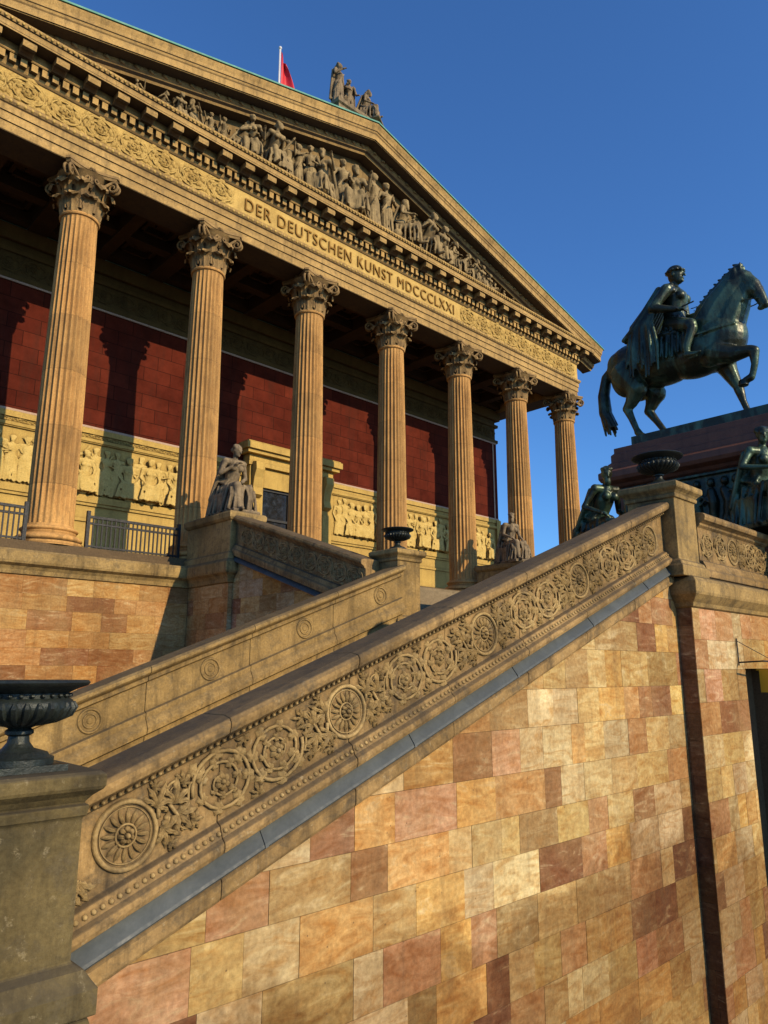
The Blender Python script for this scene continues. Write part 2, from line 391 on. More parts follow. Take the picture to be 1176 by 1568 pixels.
def blocks(mb,x0,x1,z0,z1,ch,wmin,wmax,P,pal,clips=()):
    if mb.c is None: mb.c=[]
    z=z0; g=.0018
    while z<z1-.02:
        h=ch*(.88+.24*random.random()); zt=min(z+h,z1)
        if z1-zt<.15: zt=z1
        x=x0-random.random()*wmax*.5
        while x<x1:
            w=wmin+(wmax-wmin)*random.random()
            a=max(x,x0);b=min(x+w,x1)
            if b-a>.03:
                poly=[(a+g,z+g),(b-g,z+g),(b-g,zt-g),(a+g,zt-g)]
                for f in clips:
                    if poly: poly=clip(poly,f)
                if len(poly)>=3:
                    d=random.random()*.005
                    n=len(poly)
                    vs=[P(p[0],p[1],d) for p in poly]+[P(p[0],p[1],-.012) for p in poly]
                    col=pick(pal)
                    mb.add(vs,[tuple(range(n))]+[(i,i+n,(i+1)%n+n,(i+1)%n) for i in range(n)]); mb.c+= [col]*(n+1)
            x+=w
        z=zt

# ------------------------------------------------------------------ figures
def hand(mb,p,d,s=1.):
    p=Vector(p);d=Vector(d).normalized(); a=Vector((0,0,1)) if abs(d.z)<.8 else Vector((1,0,0)); u=d.cross(a).normalized(); w=u.cross(d)
    mb.cap(p,p+d*.06*s,.032*s,.036*s)
    for k in range(4):
        L=(.075,.09,.085,.065)[k]*s; q=p+d*.07*s+u*((k-1.5)*.022*s); e=q+d*L*.6-w*L*.1
        mb.cap(q,e,.012*s,.011*s,6); mb.cap(e,e+d*L*.4-w*L*.35,.011*s,.009*s,6)
    mb.cap(p+u*.03*s,p+u*.065*s+d*.05*s-w*.02*s,.014*s,.011*s,6)
def head(mb,c,f=(0,-1),s=1.,style='hair',nod=0.):
    c=Vector(c);F=Vector((f[0],f[1],-nod)).normalized();R=F.cross(Vector((0,0,1))).normalized();U=R.cross(F)
    M=Matrix((R,F,U)).transposed()
    def q(x,y,z): return c+M@Vector((x*s,y*s,z*s))
    mb.ell(q(0,0,.01),(.078*s,.098*s,.115*s),M)
    mb.ell(q(0,.035,-.06),(.055*s,.06*s,.06*s),M)
    mb.cap(q(0,.093,.025),q(0,.118,-.022),.010*s,.017*s,6)
    mb.cap(q(-.045,.085,.035),q(.045,.085,.035),.012*s,.012*s,6)
    mb.cap(q(-.022,.095,-.052),q(.022,.095,-.052),.009*s,.009*s,6)
    mb.ell(q(0,.085,-.09),(.022*s,.02*s,.018*s),M)
    for sx in (-1,1): mb.ell(q(sx*.08,-.005,.0),(.012*s,.02*s,.03*s),M)
    if style=='hair':
        for k in range(9):
            a=-2.2+4.4*k/8; mb.ell(q(.075*sin(a),-.02+.07*-cos(a)*.4,.07+.03*cos(a)),(.035*s,.045*s,.04*s),M)
        mb.ell(q(0,-.03,.05),(.085*s,.09*s,.09*s),M); mb.ell(q(0,-.12,.0),(.05*s,.05*s,.05*s),M)
    elif style=='beard':
        mb.ell(q(0,-.02,.05),(.085*s,.095*s,.09*s),M); mb.ell(q(0,.07,-.11),(.055*s,.045*s,.07*s),M)
        for k in range(7): a=2*pi*k/7; mb.ell(q(.07*cos(a),.07*sin(a)-.01,.085),(.03*s,.03*s,.03*s),M)
    else:
        mb.ell(q(0,-.01,.06),(.09*s,.105*s,.085*s),M)
        for k in range(12): a=2*pi*k/12; mb.ell(q(.09*cos(a),.105*sin(a)-.005,.055),(.022*s,.025*s,.018*s),M)
def arm(mb,sh,el,ha,s=1.,r=.058):
    mb.ell(sh,(r*1.25,r*1.25,r*1.25)); mb.cap(sh,el,r,r*.78); mb.cap(el,ha,r*.78,r*.5)
    hand(mb,ha,Vector(ha)-Vector(el),s)
def seated(lean=0.,turn=(0,-1),armL=None,armR=None,style='hair',nod=0.,rnd=1,base=True):
    R=random.Random(rnd); mb=MB(); ly=-.22*lean
    if base: mb.box(-.26,.26,-.16,.34,-.0,.44); mb.box(-.3,.3,-.66,.38,-.03,.05)
    else:
        for q in range(7): mb.ell((R.uniform(-.2,.2),R.uniform(-.1,.2),R.uniform(.05,.3)),(R.uniform(.12,.2),.16,R.uniform(.12,.2)))
    mb.ell((0,.02,.54),(.2,.19,.16))
    mb.chain([(0,.03,.55,.165),(0,ly*.4+.01,.75,.135),(0,ly*.8,.93,.155),(0,ly,1.05,.12)])
    mb.cap((-.16,ly,1.08),(.16,ly,1.08),.075,.075)
    for sx in (-1,1): mb.ell((sx*.075,ly-.11,.95),(.07,.06,.07))
    mb.cap((0,ly,1.1),(0,ly-.03,1.22),.055,.05); head(mb,(turn[0]*.03,ly-.05+turn[1]*.02,1.31),turn,1.,style,nod)
    kn=[(-.15,-.5,.53),(.14,-.46,.50)]
    for i,sx in enumerate((-1,1)):
        k=kn[i]; mb.cap((sx*.1,0,.52),k,.115,.09); mb.cap(k,(sx*.13,-.42 if i else -.56,.1),.085,.055)
        fx=-.42 if i else -.56; mb.cap((sx*.13,fx,.06),(sx*.15,fx-.17,.05),.048,.036)
    for k in range(13):
        x=-.29+.58*k/12; top=(x*.9,-.50+.18*abs(x)+R.uniform(-.02,.02),.55-.25*abs(x)); bot=(x*1.12+R.uniform(-.03,.03),-.50+R.uniform(-.06,.06),.07)
        mid=((top[0]+bot[0])/2+R.uniform(-.03,.03),(top[1]+bot[1])/2-.035,.32)
        mb.cap(top,mid,.026,.022,7); mb.cap(mid,bot,.022,.032,7)
    for sx in (-1,1):
        for k in range(7):
            y=-.4+.72*k/6; mb.cap((sx*.2,y,.55+.04*sin(k*2.)),(sx*(.29+.03*sin(k*1.7)),y+R.uniform(-.05,.05),.04),.036,.032,7)
        for k in range(5): mb.cap((sx*.05,.05+ .04*k-.1,.6),(sx*.17,-.48,.58-.015*k),.028,.03,7)
    for k in range(5): mb.cap((.2,ly+.02+.04*k-.06,1.12),(-.17,.0+.05*k-.1,.62+.02*k),.025,.028,7)
    for k in range(6): x=-.2+.08*k; mb.cap((x,ly+.12,1.08),(x*1.25,.30,.35),.042,.045,7)
    L=armL or ((-.27,ly-.02,.8),(-.2,-.35,.68)); Rr=armR or ((.27,ly-.02,.8),(.2,-.33,.64))
    arm(mb,(-.2,ly,1.08),L[0],L[1]); arm(mb,(.2,ly,1.08),Rr[0],Rr[1])
    return mb
def standing(rnd=1,armL=None,armR=None,style='hair',turn=(0,-1),drape=1.):
    R=random.Random(rnd); mb=MB()
    mb.chain([(0,0,.95,.15),(0,0,1.12,.12),(.0,-.01,1.3,.15),(0,0,1.42,.1)])
    mb.cap((-.16,0,1.43),(.16,0,1.43),.07,.07); mb.cap((0,0,1.45),(0,-.01,1.58),.055,.05); head(mb,(0,-.02,1.68),turn,1,style)
    for sx in (-1,1):
        mb.chain([(sx*.09,0,.93,.11),(sx*.1,-.06 if sx>0 else -.01,.5,.08),(sx*.11,0,.08,.05)]); mb.cap((sx*.11,0,.05),(sx*.14,-.17,.04),.045,.035)
    n=16
    for k in range(n):
        a=2*pi*k/n; q=R.uniform(-.05,.05)
        mb.cap((.16*cos(a),.12*sin(a),1.0),(.2*cos(a+q),.16*sin(a+q),.5),.03,.026,7); mb.cap((.2*cos(a+q),.16*sin(a+q),.5),(.25*cos(a),.2*sin(a),.08 if drape>.5 else .45),.026,.034,7)
    for k in range(6): mb.cap((.16,-.1+.035*k,1.45),(-.2,-.12+.035*k,.85-.05*k),.026,.032,7)
    for k in range(6): x=-.22+.09*k; mb.cap((x,.1,1.42),(x*1.2,.16,.3),.042,.046,7)
    L=armL or ((-.28,.0,1.15),(-.22,-.2,1.0)); Rr=armR or ((.3,-.02,1.16),(.3,-.25,1.25))
    arm(mb,(-.2,0,1.42),L[0],L[1]); arm(mb,(.2,0,1.42),Rr[0],Rr[1])
    return mb
def reclining(rnd=1,flip=1):
    R=random.Random(rnd); mb=MB(); f=flip
    def q(x,y,z,r=None): return (x*f,y,z) if r is None else (x*f,y,z,r)
    mb.chain([q(0,0,.2,.17),q(-.22,0,.4,.14),q(-.36,-.02,.62,.15),q(-.4,0,.72,.1)])
    mb.cap(q(-.42,-.14,.72),q(-.42,.14,.72),.07,.07); mb.cap(q(-.42,-.02,.78),q(-.42,-.03,.88),.055,.05); head(mb,q(-.41,-.05,.98),(.5*f,-1),1)
    mb.chain([q(0,-.08,.22,.12),q(.45,-.12,.38,.09),q(.8,-.1,.1,.055)]); mb.chain([q(0,.08,.2,.12),q(.5,.05,.22,.09),q(.95,0,.1,.055)])
    for k in range(12): x=-.05+.9*k/11; mb.cap(q(x,-.06,.36-.2*abs(x-.4)),q(x+R.uniform(-.08,.08),-.26,.04),.03,.03,7)
    for k in range(6): mb.cap(q(-.5+.06*k,-.1,.5),q(-.2+.1*k,-.22,.06),.03,.035,7)
    arm(mb,q(-.42,-.17,.72),q(-.58,-.22,.45),q(-.45,-.3,.15)); arm(mb,q(-.40,.17,.72),q(-.2,-.05,.62),q(.12,-.15,.48))
    return mb
def place(name,me,loc,rz=0,sc=1.,parent=None,sy=None):
    o=mkobj(name,me,parent); o.location=loc; o.rotation_euler=(0,0,rz); o.scale=(sc,sc if sy is None else sy,sc); return o

# ================================================================== MUSEUM
museum=empty('museum_building')
XC=17.52; SP=4.26; CX=[XC+(i-3.5)*SP-.05 for i in range(8)]
ZF=3.2; ZC=14.3; YC=20.
def column():
    mb=MB(); seg=24*6; rings=18; vs=[];fs=[]
    z0,z1=.55,9.62
    for j in range(rings+1):
        u=j/rings; R=.60-.10*u**1.6; z=z0+(z1-z0)*u
        fd=.055*min(1,u*30)*min(1,(1-u)*30)
        for k in range(seg):
            ph=(k%6)/6.; dd=0 if k%6==0 else fd*sin(pi*(ph-1/12.)/(5/6.))
            a=2*pi*k/seg; r=R-max(0,dd); vs.append((r*cos(a),r*sin(a),z))
    for j in range(rings):
        for k in range(seg):
            k2=(k+1)%seg; fs.append((j*seg+k,j*seg+k2,(j+1)*seg+k2,(j+1)*seg+k))
    mb.add(vs,fs)
    def torus(r,z,h,n=6): return [(r+h/2*sin(pi*i/n)*.9,z+h*i/n) for i in range(n+1)]
    pr=[(.86,0),(.86,.1)]+torus(.76,.1,.18)+[(.72,.29),(.67,.33),(.68,.38)]+torus(.68,.39,.11)+[(.63,.52),(.60,.58)]
    mb.lathe(pr,(0,0,0),48)
    mb.lathe([(.50,9.6),(.545,9.62),(.56,9.66),(.545,9.7),(.50,9.72)],(0,0,0),48)
    return mb
def capital():
    mb=MB()
    mb.lathe([(.47,0),(.48,.5),(.52,.9),(.62,1.15),(.72,1.25),(.74,1.27)],(0,0,0),32)
    def lf(az,z0,hh,w0,rb,curl):
        path=[(0,0),(.03,.25),(.045,.5),(.09,.75),(.17,.93),(.26,1.0),(.33,.94),(.35,.82)]
        n=len(path); vs=[];fs=[];m=7
        for j,(o,z) in enumerate(path):
            u=j/(n-1); w=w0*(1.0-.15*u)*(1+.16*(-1)**j)*(1 if j<n-2 else (.75 if j==n-2 else .35))
            for k in range(m):
                q=(k-(m-1)/2)/((m-1)/2)
                r=rb+o*curl/.35+(.035 if k%2 else 0.)+.05*(1-q*q)-.02
                a=az+q*w/max(rb,.4)
                zz=z0+z*hh-(abs(q)**2)*.06*hh*(1 if u>.6 else 0)
                vs.append((r*cos(a),r*sin(a),zz))
        for j in range(n-1):
            for k in range(m-1): fs.append((j*m+k,j*m+k+1,(j+1)*m+k+1,(j+1)*m+k))
        mb.add(vs,fs)
    for k in range(8):
        lf(2*pi*k/8,0.0,.52,.20,.50,.27); lf(2*pi*(k+.5)/8,.12,.84,.19,.50,.36)
    for k in range(4):
        for sd in (-1,1):
            az=pi/4+k*pi/2; pts=[];rad=[]
            for i in range(34):
                u=i/33
                if u<.4:
                    t=u/.4; r=.55+.36*t**1.3; z=.72+.50*t; a=az+sd*(.38*(1-t)+.07)
                else:
                    t=(u-.4)/.6; th=pi/2-t*2*pi*1.35; rr=.17*(1-.75*t); r=.92+rr*cos(th); z=1.22-.17+rr*sin(th); a=az+sd*.07
                pts.append((r*cos(a),r*sin(a),z)); rad.append(.05*(1-.35*u))
            mb.tube(pts,rad,7)
        az=k*pi/2
        for sd in (-1,1):
            pts=[];rad=[]
            for i in range(22):
                u=i/21
                if u<.45: t=u/.45; r=.58+.1*t; z=.75+.36*t; lat=sd*(.25-.1*t)
                else: t=(u-.45)/.55; th=pi/2+t*2*pi*1.1; rr=.08*(1-.7*t); r=.68; z=1.11-.08+rr*sin(th); lat=sd*(.15+rr*cos(th))
                pts.append((r*cos(az)-lat*sin(az),r*sin(az)+lat*cos(az),z)); rad.append(.028)
            mb.tube(pts,rad,6)
        F=lambda s,t,d,az=az: ((.66+d)*cos(az)-s*sin(az),(.66+d)*sin(az)+s*cos(az),1.33+t)
        for q in range(6): leaf(mb,F,0,0,q*pi/3,.13,.045,0,.05)
        dome(mb,F,0,0,.04,.08)
        leaf(mb,lambda s,t,d,az=az:((.6+d)*cos(az)-s*sin(az),(.6+d)*sin(az)+s*cos(az),.8+t),0,0,pi/2,.45,.1,0,.08,lob=1)
    pts=[]
    for k in range(4):
        a0=pi/4+k*pi/2; c=Vector((cos(a0),sin(a0)))*1.06; c2=Vector((cos(a0+pi/2),sin(a0+pi/2)))*1.06
        t=Vector((-sin(a0),cos(a0))); 
        p0=c+t*.07; p1=c2+Vector((sin(a0+pi/2),-cos(a0+pi/2)))*.07; mid=(p0+p1)/2; nrm=mid.normalized()
        for i in range(9):
            u=i/8; p=p0+(p1-p0)*u-nrm*(.17*sin(pi*u)); pts.append((p.x,p.y))
    n=len(pts)
    for (z0,z1,s0,s1) in ((1.26,1.34,.93,.97),(1.345,1.42,1.0,1.0)):
        mb.add([(x*s0,y*s0,z0) for x,y in pts]+[(x*s1,y*s1,z1) for x,y in pts],
           [tuple(range(n))[::-1],tuple(range(n,2*n))]+[(i,(i+1)%n,(i+1)%n+n,i+n) for i in range(n)])
    return mb
cm=column().mesh('column_shaft',M_col,True); capm=capital().mesh('corinthian_capital',M_cap,True)
for me in (cm,capm):
    try: me.set_sharp_from_angle(angle=radians(40))
    except Exception: pass
for i,x in enumerate(CX):
    o=mkobj('column_shaft_%d'%(i+1),cm,museum); o.location=(x,YC,ZF)
    o=mkobj('column_capital_%d'%(i+1),capm,museum); o.location=(x,YC,ZC-1.42)
XL=CX[0]-.55; XR=CX[7]+.6; YF=YC-.55; YW=24.2
path=[(XL,34.),(XL,YF),(XR,YF),(XR,34.)]
mb=MB()
mb.sweep(path,[(-1.1,15.0),(-1.1,14.3),(-.02,14.3),(0,14.32),(0,14.58),(.035,14.59),(.035,14.84),(.07,14.85),(.07,15.06),(.11,15.09),(.15,15.15),(.16,15.23),(.03,15.25)])
mb.sweep(path,[(.03,16.13),(.06,16.15),(.10,16.2),(.12,16.25),(.12,16.52),(.26,16.53),(.28,16.56),(.28,16.80),(.72,16.80),(.72,16.85),(.73,16.86),(.73,17.02),(.77,17.04),(.80,17.12),(.80,17.16),(.0,17.22),(-1.,17.22)])
x=XL-.0
while x<XR:
    mb.box(x,x+.17,YF-.26,YF-.10,16.28,16.50); x+=.285
y=YF
while y<30:
    mb.box(XR+.10,XR+.26,y,y+.17,16.28,16.50); y+=.285
pm=[(.26,16.79),(.66,16.79),(.69,16.68),(.66,16.58),(.57,16.56),(.50,16.63),(.42,16.57),(.34,16.52),(.26,16.54)]
n=int((XR-XL)/.89)+1
for k in range(n+1):
    x=XL-.2+k*(XR-XL+.1)/n
    mb.prism([(x,YF-o,z) for o,z in pm],(.36,0,0))
k=0
while YF-.2+k*.9<30:
    y=YF-.2+k*.9; mb.prism([(XR+o,y,z) for o,z in pm],(0,.36,0)); k+=1
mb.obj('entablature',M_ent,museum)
mb=MB(); mb.sweep(path,[(.03,15.25),(.03,16.13)]); mb.obj('frieze_ground',M_frieze,museum)
mb=MB()
FF=lambda s,t,d:(s,YF-.032-d*1.3,15.69+t)
rinceau(mb,FF,XL+.3,11.5,1.02,.40,.035); rinceau(mb,FF,23.4,XR-.3,1.02,.40,.035)
x=XL
while x<XR: dome(mb,lambda s,t,d:(s,YF-.12-d,15.16+t),x,0,.06,.05,seg=6); x+=.19
x=XL
while x<XR: dome(mb,lambda s,t,d:(s,YF-.79-d,17.09+t),x,0,.045,.04,seg=6); x+=.15
mb.obj('frieze_scrolls',M_frieze,museum,True)
tc=bpy.data.curves.new('frieze_inscription','FONT'); tc.body='DER DEUTSCHEN KUNST MDCCCLXXI'; tc.size=.66; tc.extrude=.022; tc.offset=-.004; tc.align_x='CENTER'; tc.space_character=1.15
to=bpy.data.objects.new('frieze_inscription',tc); scn.collection.objects.link(to); to.parent=museum
to.location=(17.45,YF-.055,15.46); to.rotation_euler=(pi/2,0,0); tc.materials.append(M_gold)
bpy.context.view_layer.update()
if to.dimensions.x>0: to.scale=(10.9/to.dimensions.x,1,1)
# pediment
ZA=21.6; HW=16.9; ZE=17.18; SL=(ZA-ZE)/HW
mb=MB()
for sg in (-1,1):
    rp=[(-.45,-1.0),(.06,-1.0),(.10,-.93),(.20,-.88),(.26,-.80),(.26,-.68),(.66,-.66),(.66,-.63),(.70,-.63),(.70,-.40),(.73,-.36),(.75,-.30),(.78,-.28),(.80,-.18),(.86,-.04),(.86,.0),(-.45,.0)]
    mb.extr(rp,(XC+sg*HW,YF,ZE+.02),(XC,YF,ZA),(0,-1,0))
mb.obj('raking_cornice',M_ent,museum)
mb=MB()
for sg in (-1,1):
    L=sqrt(HW**2+(ZA-ZE)**2); n=int(L/.24)
    for k in range(n):
        u=(k+.5)/n; x=XC+sg*HW*(1-u); z=ZE+.02+(ZA-ZE-.02)*u
        Fx=lambda s,t,d:(x+s,YF-.755-d-t*.15,z-.17+t)
        leaf(mb,Fx,0,-.1,pi/2,.2,.085,0,.05)
        dome(mb,lambda s,t,d:(x+s,YF-.70-d,z-.335+t),0,0,.035,.03,seg=6)
        if k%2==0: mb.box(x-.08,x+.08,YF-.30,YF-.15,z-.80,z-.69)
mb.obj('raking_cornice_ornament',M_ent,museum,True)
mb=MB(); mb.add([(XC-HW+.5,YF+.40,17.2),(XC+HW-.5,YF+.40,17.2),(XC,YF+.40,ZA-.2)],[(0,1,2)]); mb.obj('tympanum',M_tymp,museum)
mb=MB()
for sg in (-1,1):
    mb.extr([(.90,.01),(.90,.07),(-45,.07),(-45,.01)],(XC+sg*(HW+.1),YF,ZE),(XC,YF,ZA+.02),(0,-1,0))
mb.obj('copper_roof',M_copper,museum)
mb=MB()
mb.sweep([(XR+.6,YF-.6),(XR+.6,60)],[(0,16.9),(.1,16.95),(.2,17.12),(.2,17.2),(-.6,17.2)]); mb.obj('eaves_gutter',M_ent,museum)
mb=MB()
for x in (XC+7.6,XC+13.6):
    zz=ZA-SL*abs(x-XC)+.07
    mb.tube([(x,YF-.3,zz-.1),(x,YF-.3,zz+.9)],.012); mb.ell((x-.5,YF-.6,zz+.1),(.2,.1,.12)); mb.cap((x-.6,YF-.6,zz+.18),(x-.78,YF-.65,zz+.3),.07,.05)
mb.obj('roof_rods',M_iron,museum)
# cella
mb=MB(); mb.box(3.1,31.9,YW+.02,58,-5.5,14.4); mb.obj('cella_walls',M_yel,museum)
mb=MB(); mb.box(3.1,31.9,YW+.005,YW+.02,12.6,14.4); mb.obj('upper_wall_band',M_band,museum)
mb=MB(); mb.box(3.1,31.95,YW-.01,YW+.02,8.22,12.5); mb.obj('red_panel',M_red,museum)
mb=MB()
for z in (8.14,12.5): mb.box(3.1,31.95,YW-.05,YW+.02,z,z+.07)
mb.box(31.6,31.68,YW-.04,YW-.01,8.22,12.5)
mb.obj('panel_fillets',M_line,museum)
pw=[(3.0,YW+.01),(32.02,YW+.01),(32.02,58)]
for nm,mt,lst in (('wall_mouldings_upper',M_band,((12.58,12.75,.06),(13.5,13.65,.08),(13.9,14.4,.16))),('wall_mouldings',M_yel,((7.95,8.14,.05),(7.66,7.76,.09),(7.62,7.66,.05),(5.55,5.78,.10),(5.45,5.55,.05),(4.9,5.0,.04),(3.2,3.9,.12),(3.9,4.0,.07)))):
    mb=MB()
    for (a,b,o) in lst: mb.sweep(pw,[(0,a),(o,a),(o*1.15,b),(0,b)])
    if mt is M_yel: mb.box(3.0,3.4,YW-.1,YW+.1,3.2,14.4); mb.box(31.7,32.05,YW-.1,YW+.1,3.2,8.1)
    mb.obj(nm,mt,museum)
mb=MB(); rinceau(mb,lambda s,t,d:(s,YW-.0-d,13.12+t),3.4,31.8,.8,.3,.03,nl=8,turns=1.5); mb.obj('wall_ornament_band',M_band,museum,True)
mb=MB(); rinceau(mb,lambda s,t,d:(s,YW-.0-d,7.86+t),3.4,15,.3,.07,.012,nl=3,turns=1.2); mb.obj('wall_ornament_strip',M_yel,museum,True)
vars_=[]
poses=[(None,None),(((-.32,0,1.2),(-.45,-.1,1.5)),((.3,0,1.15),(.1,-.2,1.2))),(((-.25,0,1.15),(-.1,-.2,1.3)),((.34,0,1.45),(.5,-.05,1.7))),(((-.3,0,1.2),(-.5,-.1,1.1)),((.3,0,1.1),(.2,-.1,.8)))]
for i,(a,b) in enumerate(poses):
    vars_.append(blobmesh('relief_figure_mesh_%d'%i,standing(i+3,a,b,'hair' if i%2 else 'beard',turn=(random.uniform(-1,1),-1)),.026,M_white,1))
vars_.append(blobmesh('relief_figure_seated',seated(.5,(.6,-1),base=False),.026,M_white,1))
k=0
x=3.7
while x<31.4:
    if not (14.9<x<20.2):
        v=random.choice((0,1,2,3,4,4)); sc=(.84+.12*random.random())*(1. if v<4 else 1.22)
        o=place('relief_figure_%d'%k,vars_[v],(x,YW-.01,5.82),0,sc,museum,sy=sc*random.uniform(.35,.6)); o.scale.x*=random.choice((-1,1))*random.uniform(1.1,1.4) ; k+=1
    x+=random.uniform(.30,.50)
mb=MB(); x=3.5
while x<31.4:
    if not (14.8<x<20.3):
        acanthus(mb,lambda s,t,d:(s,YW-d,t),x,random.uniform(6.2,7.2),random.uniform(0,6.28),random.uniform(.2,.35),0,.04)
    x+=.3
mb.obj('relief_background_ornament',M_yel,museum,True)
# portal
mb=MB(); px0,px1=15.35,19.75
mb.box(px0+.1,px0+.75,23.75,YW,3.2,8.0); mb.box(px1-.75,px1-.1,23.75,YW,3.2,8.0)
mb.box(px0+.75,px1-.75,23.85,YW,7.2,8.0)
for a,b,o in ((8.0,8.15,.05),(8.15,8.45,.02),(8.45,8.6,.22),(8.6,8.85,.32),(8.85,8.92,.26)):
    mb.box(px0-o+.08,px1+o-.08,23.75-o,YW,a,b)
for xx in (px0+.2,px1-.65):
    mb.prism([(xx,23.76,8.15),(xx,23.45,8.1),(xx,23.42,7.8),(xx,23.55,7.5),(xx,23.62,7.1),(xx,23.55,6.8),(xx,23.72,6.7),(xx,23.76,6.8)],(.4,0,0))
    mb.box(xx+.02,xx+.38,23.7,23.76,3.6,6.5)
mb.obj('portal_surround',M_yel,museum)
mb=MB(); mb.box(px0+.75,px1-.75,24.0,24.15,3.2,7.2); mb.obj('entrance_door',M_dark,museum)
mb=MB()
for xx in (px0+.78,XC-.05,px1-.88): mb.box(xx,xx+.1,23.93,24.0,3.2,7.2)
for zz in (5.9,7.1): mb.box(px0+.78,px1-.78,23.94,24.0,zz,zz+.09)
mb.obj('door_frame',M_iron,museum)
# ceiling
mb=MB(); mb.box(XL+.9,XR-.9,YC+.4,YW,15.0,15.1)
y0,y1=20.5,24.15
for i,x in enumerate([XC+(k-7)*SP/2 for k in range(15)]):
    w=.32 if i%2==0 else .2
    mb.box(x-w,x+w,y0,y1,14.42,15.02)
for y in (20.75,22.35,23.95): mb.box(XL+.9,XR-.9,y-.2,y+.2,14.5,15.01)
for i in range(14):
    xa=XC+(i-7)*SP/2+.42; xb=xa+SP/2-.84
    for ya,yb in ((21.05,22.05),(22.65,23.65)):
        mb.box(xa+.1,xb-.1,ya,ya+.12,14.8,15.01); mb.box(xa+.1,xb-.1,yb-.12,yb,14.8,15.01); mb.box(xa+.1,xa+.22,ya,yb,14.8,15.005); mb.box(xb-.22,xb-.1,ya,yb,14.8,15.005)
        mb.box((xa+xb)/2-.15,(xa+xb)/2+.15,(ya+yb)/2-.15,(ya+yb)/2+.15,14.88,15.0)
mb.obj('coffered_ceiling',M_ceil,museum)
# podium
PX0,PX1=10.4,11.4; PY0=16.8; PYF=18.9
mb=MB(); mb.box(-8,36.4,PYF+.03,58,-5.6,2.9); mb.box(1.3,33.8,19.05,58,2.9,3.04); mb.box(1.5,33.6,19.2,58,3.02,3.2)
mb.obj('podium_core',M_mortar,museum)
podc=[(0,2.30),(.05,2.32),(.07,2.42),(.12,2.5),(.22,2.56),(.24,2.62),(.24,2.84),(.20,2.90),(-.6,2.93)]
mb=MB(); mb.sweep([(-8,PYF),(PX0,PYF)],podc); mb.sweep([(24.7,PYF),(36.4,PYF)],podc)
mb.obj('podium_cornice',M_plain,museum)
mb=MB(); blocks(mb,-8,PX0,-5.6,2.32,.44,.6,1.3,lambda x,z,d:(x,PYF-d,z),PAL2); blocks(mb,24.7,36.4,-5.6,2.32,.44,.6,1.3,lambda x,z,d:(x,PYF-d,z),PAL2)
mb.obj('podium_ashlar',M_wall,museum)
# pediment sculpture
pm_=[]
for i in range(9):
    R=random.Random(i)
    if i in (0,1,2,7):
        me=blobmesh('ped_seated_%d'%i,seated(R.uniform(.2,1.6),(R.uniform(-1,1),-1),((-.32,-.1,.85),(R.uniform(-.6,-.1),-.35,R.uniform(.7,1.3))),((.32,-.1,.85),(R.uniform(.1,.6),-.3,R.uniform(.7,1.4))),'beard' if i in(1,7) else 'hair',rnd=i,base=False),.02,M_ped,2)
    elif i in (3,4,8):
        me=blobmesh('ped_standing_%d'%i,standing(i,((-.32,-.05,1.2),(-.5,-.15,1.35)) if i!=4 else None,((.35,-.05,1.4),(.6,-.1,1.5)) if i==3 else ((.3,-.05,1.15),(.1,-.25,1.1))),.02,M_ped,2)
    elif i==5: me=blobmesh('ped_reclining',reclining(3),.02,M_ped,2)
    else:
        mb=MB()
        for q in range(16): mb.ell((R.uniform(-.5,.5),R.uniform(-.1,.1),R.uniform(0,.35)),(R.uniform(.08,.22),.15,R.uniform(.08,.2)))
        for q in range(7): mb.cap((R.uniform(-.5,.5),-.1,R.uniform(.1,.5)),(R.uniform(-.5,.5),-.15,.0),.04,.04)
        me=blobmesh('ped_rocks',mb,.02,M_ped,2)
    pm_.append(me)
R=random.Random(12); dx=-14.6; k=0
while dx<14.9:
    avail=(ZA-SL*abs(dx)-1.02)-17.25
    if abs(dx)<4: t=R.choice((3,4,0,8,1,2))
    elif abs(dx)<9.5: t=R.choice((0,1,2,7,8,0))
    else: t=5
    H={0:1.46,1:1.46,2:1.46,7:1.46,3:1.82,4:1.82,8:1.82,5:1.12}[t]; sc=min(avail/H*R.uniform(.82,.94), 1.72 if t in(0,1,2,7) else (1.65 if t!=5 else 1.5))
    if sc<.33: dx+=.5; continue
    rz=R.choice((-1.1,-.7,.7,1.1,.3,0)) if t in(0,1,2,7) else R.uniform(-.6,.6)
    if t==5: rz=0
    o=place('pediment_figure_%d'%k,pm_[t],(XC+dx,YF+.06-R.uniform(0,.14),17.24),rz,sc,museum)
    if (t==5 and dx>0): o.scale=(-sc,sc,sc)
    q=place('pediment_rock_%d'%k,pm_[6],(XC+dx+.45,YF+.2,17.24),R.choice((0,pi)),min(1.4,avail*.65),museum)
    k+=1; dx+=(.64 if t in(3,4,8) else .84 if t!=5 else 1.1)*max(.75,sc*.72)
# rooftop group
grp=empty('rooftop_statue_group')
mb=MB(); mb.pier(XC-1.0,XC+1.15,19.9,21.0,[(0,20.9),(0,22.85),(.08,22.9),(.1,23.05),(0,23.07)]); mb.obj('group_plinth',M_stat,grp)
m1=blobmesh('roof_standing',standing(11,((-.3,-.05,1.2),(-.15,-.25,1.35)),((.3,0,1.15),(.35,-.2,1.0)),turn=(.3,-1)),.018,M_stat,2)
m2=blobmesh('roof_seated',seated(.4,(.8,-1),armR=((.35,-.1,.88),(.68,-.3,.8)),rnd=9),.018,M_stat,2)
place('figure_left',m1,(XC-.62,20.4,23.05),.3,1.26,grp); place('figure_middle',m1,(XC+.05,20.5,23.05),-.5,1.08,grp); place('figure_right',m2,(XC+.78,20.3,23.05),.5,1.18,grp)
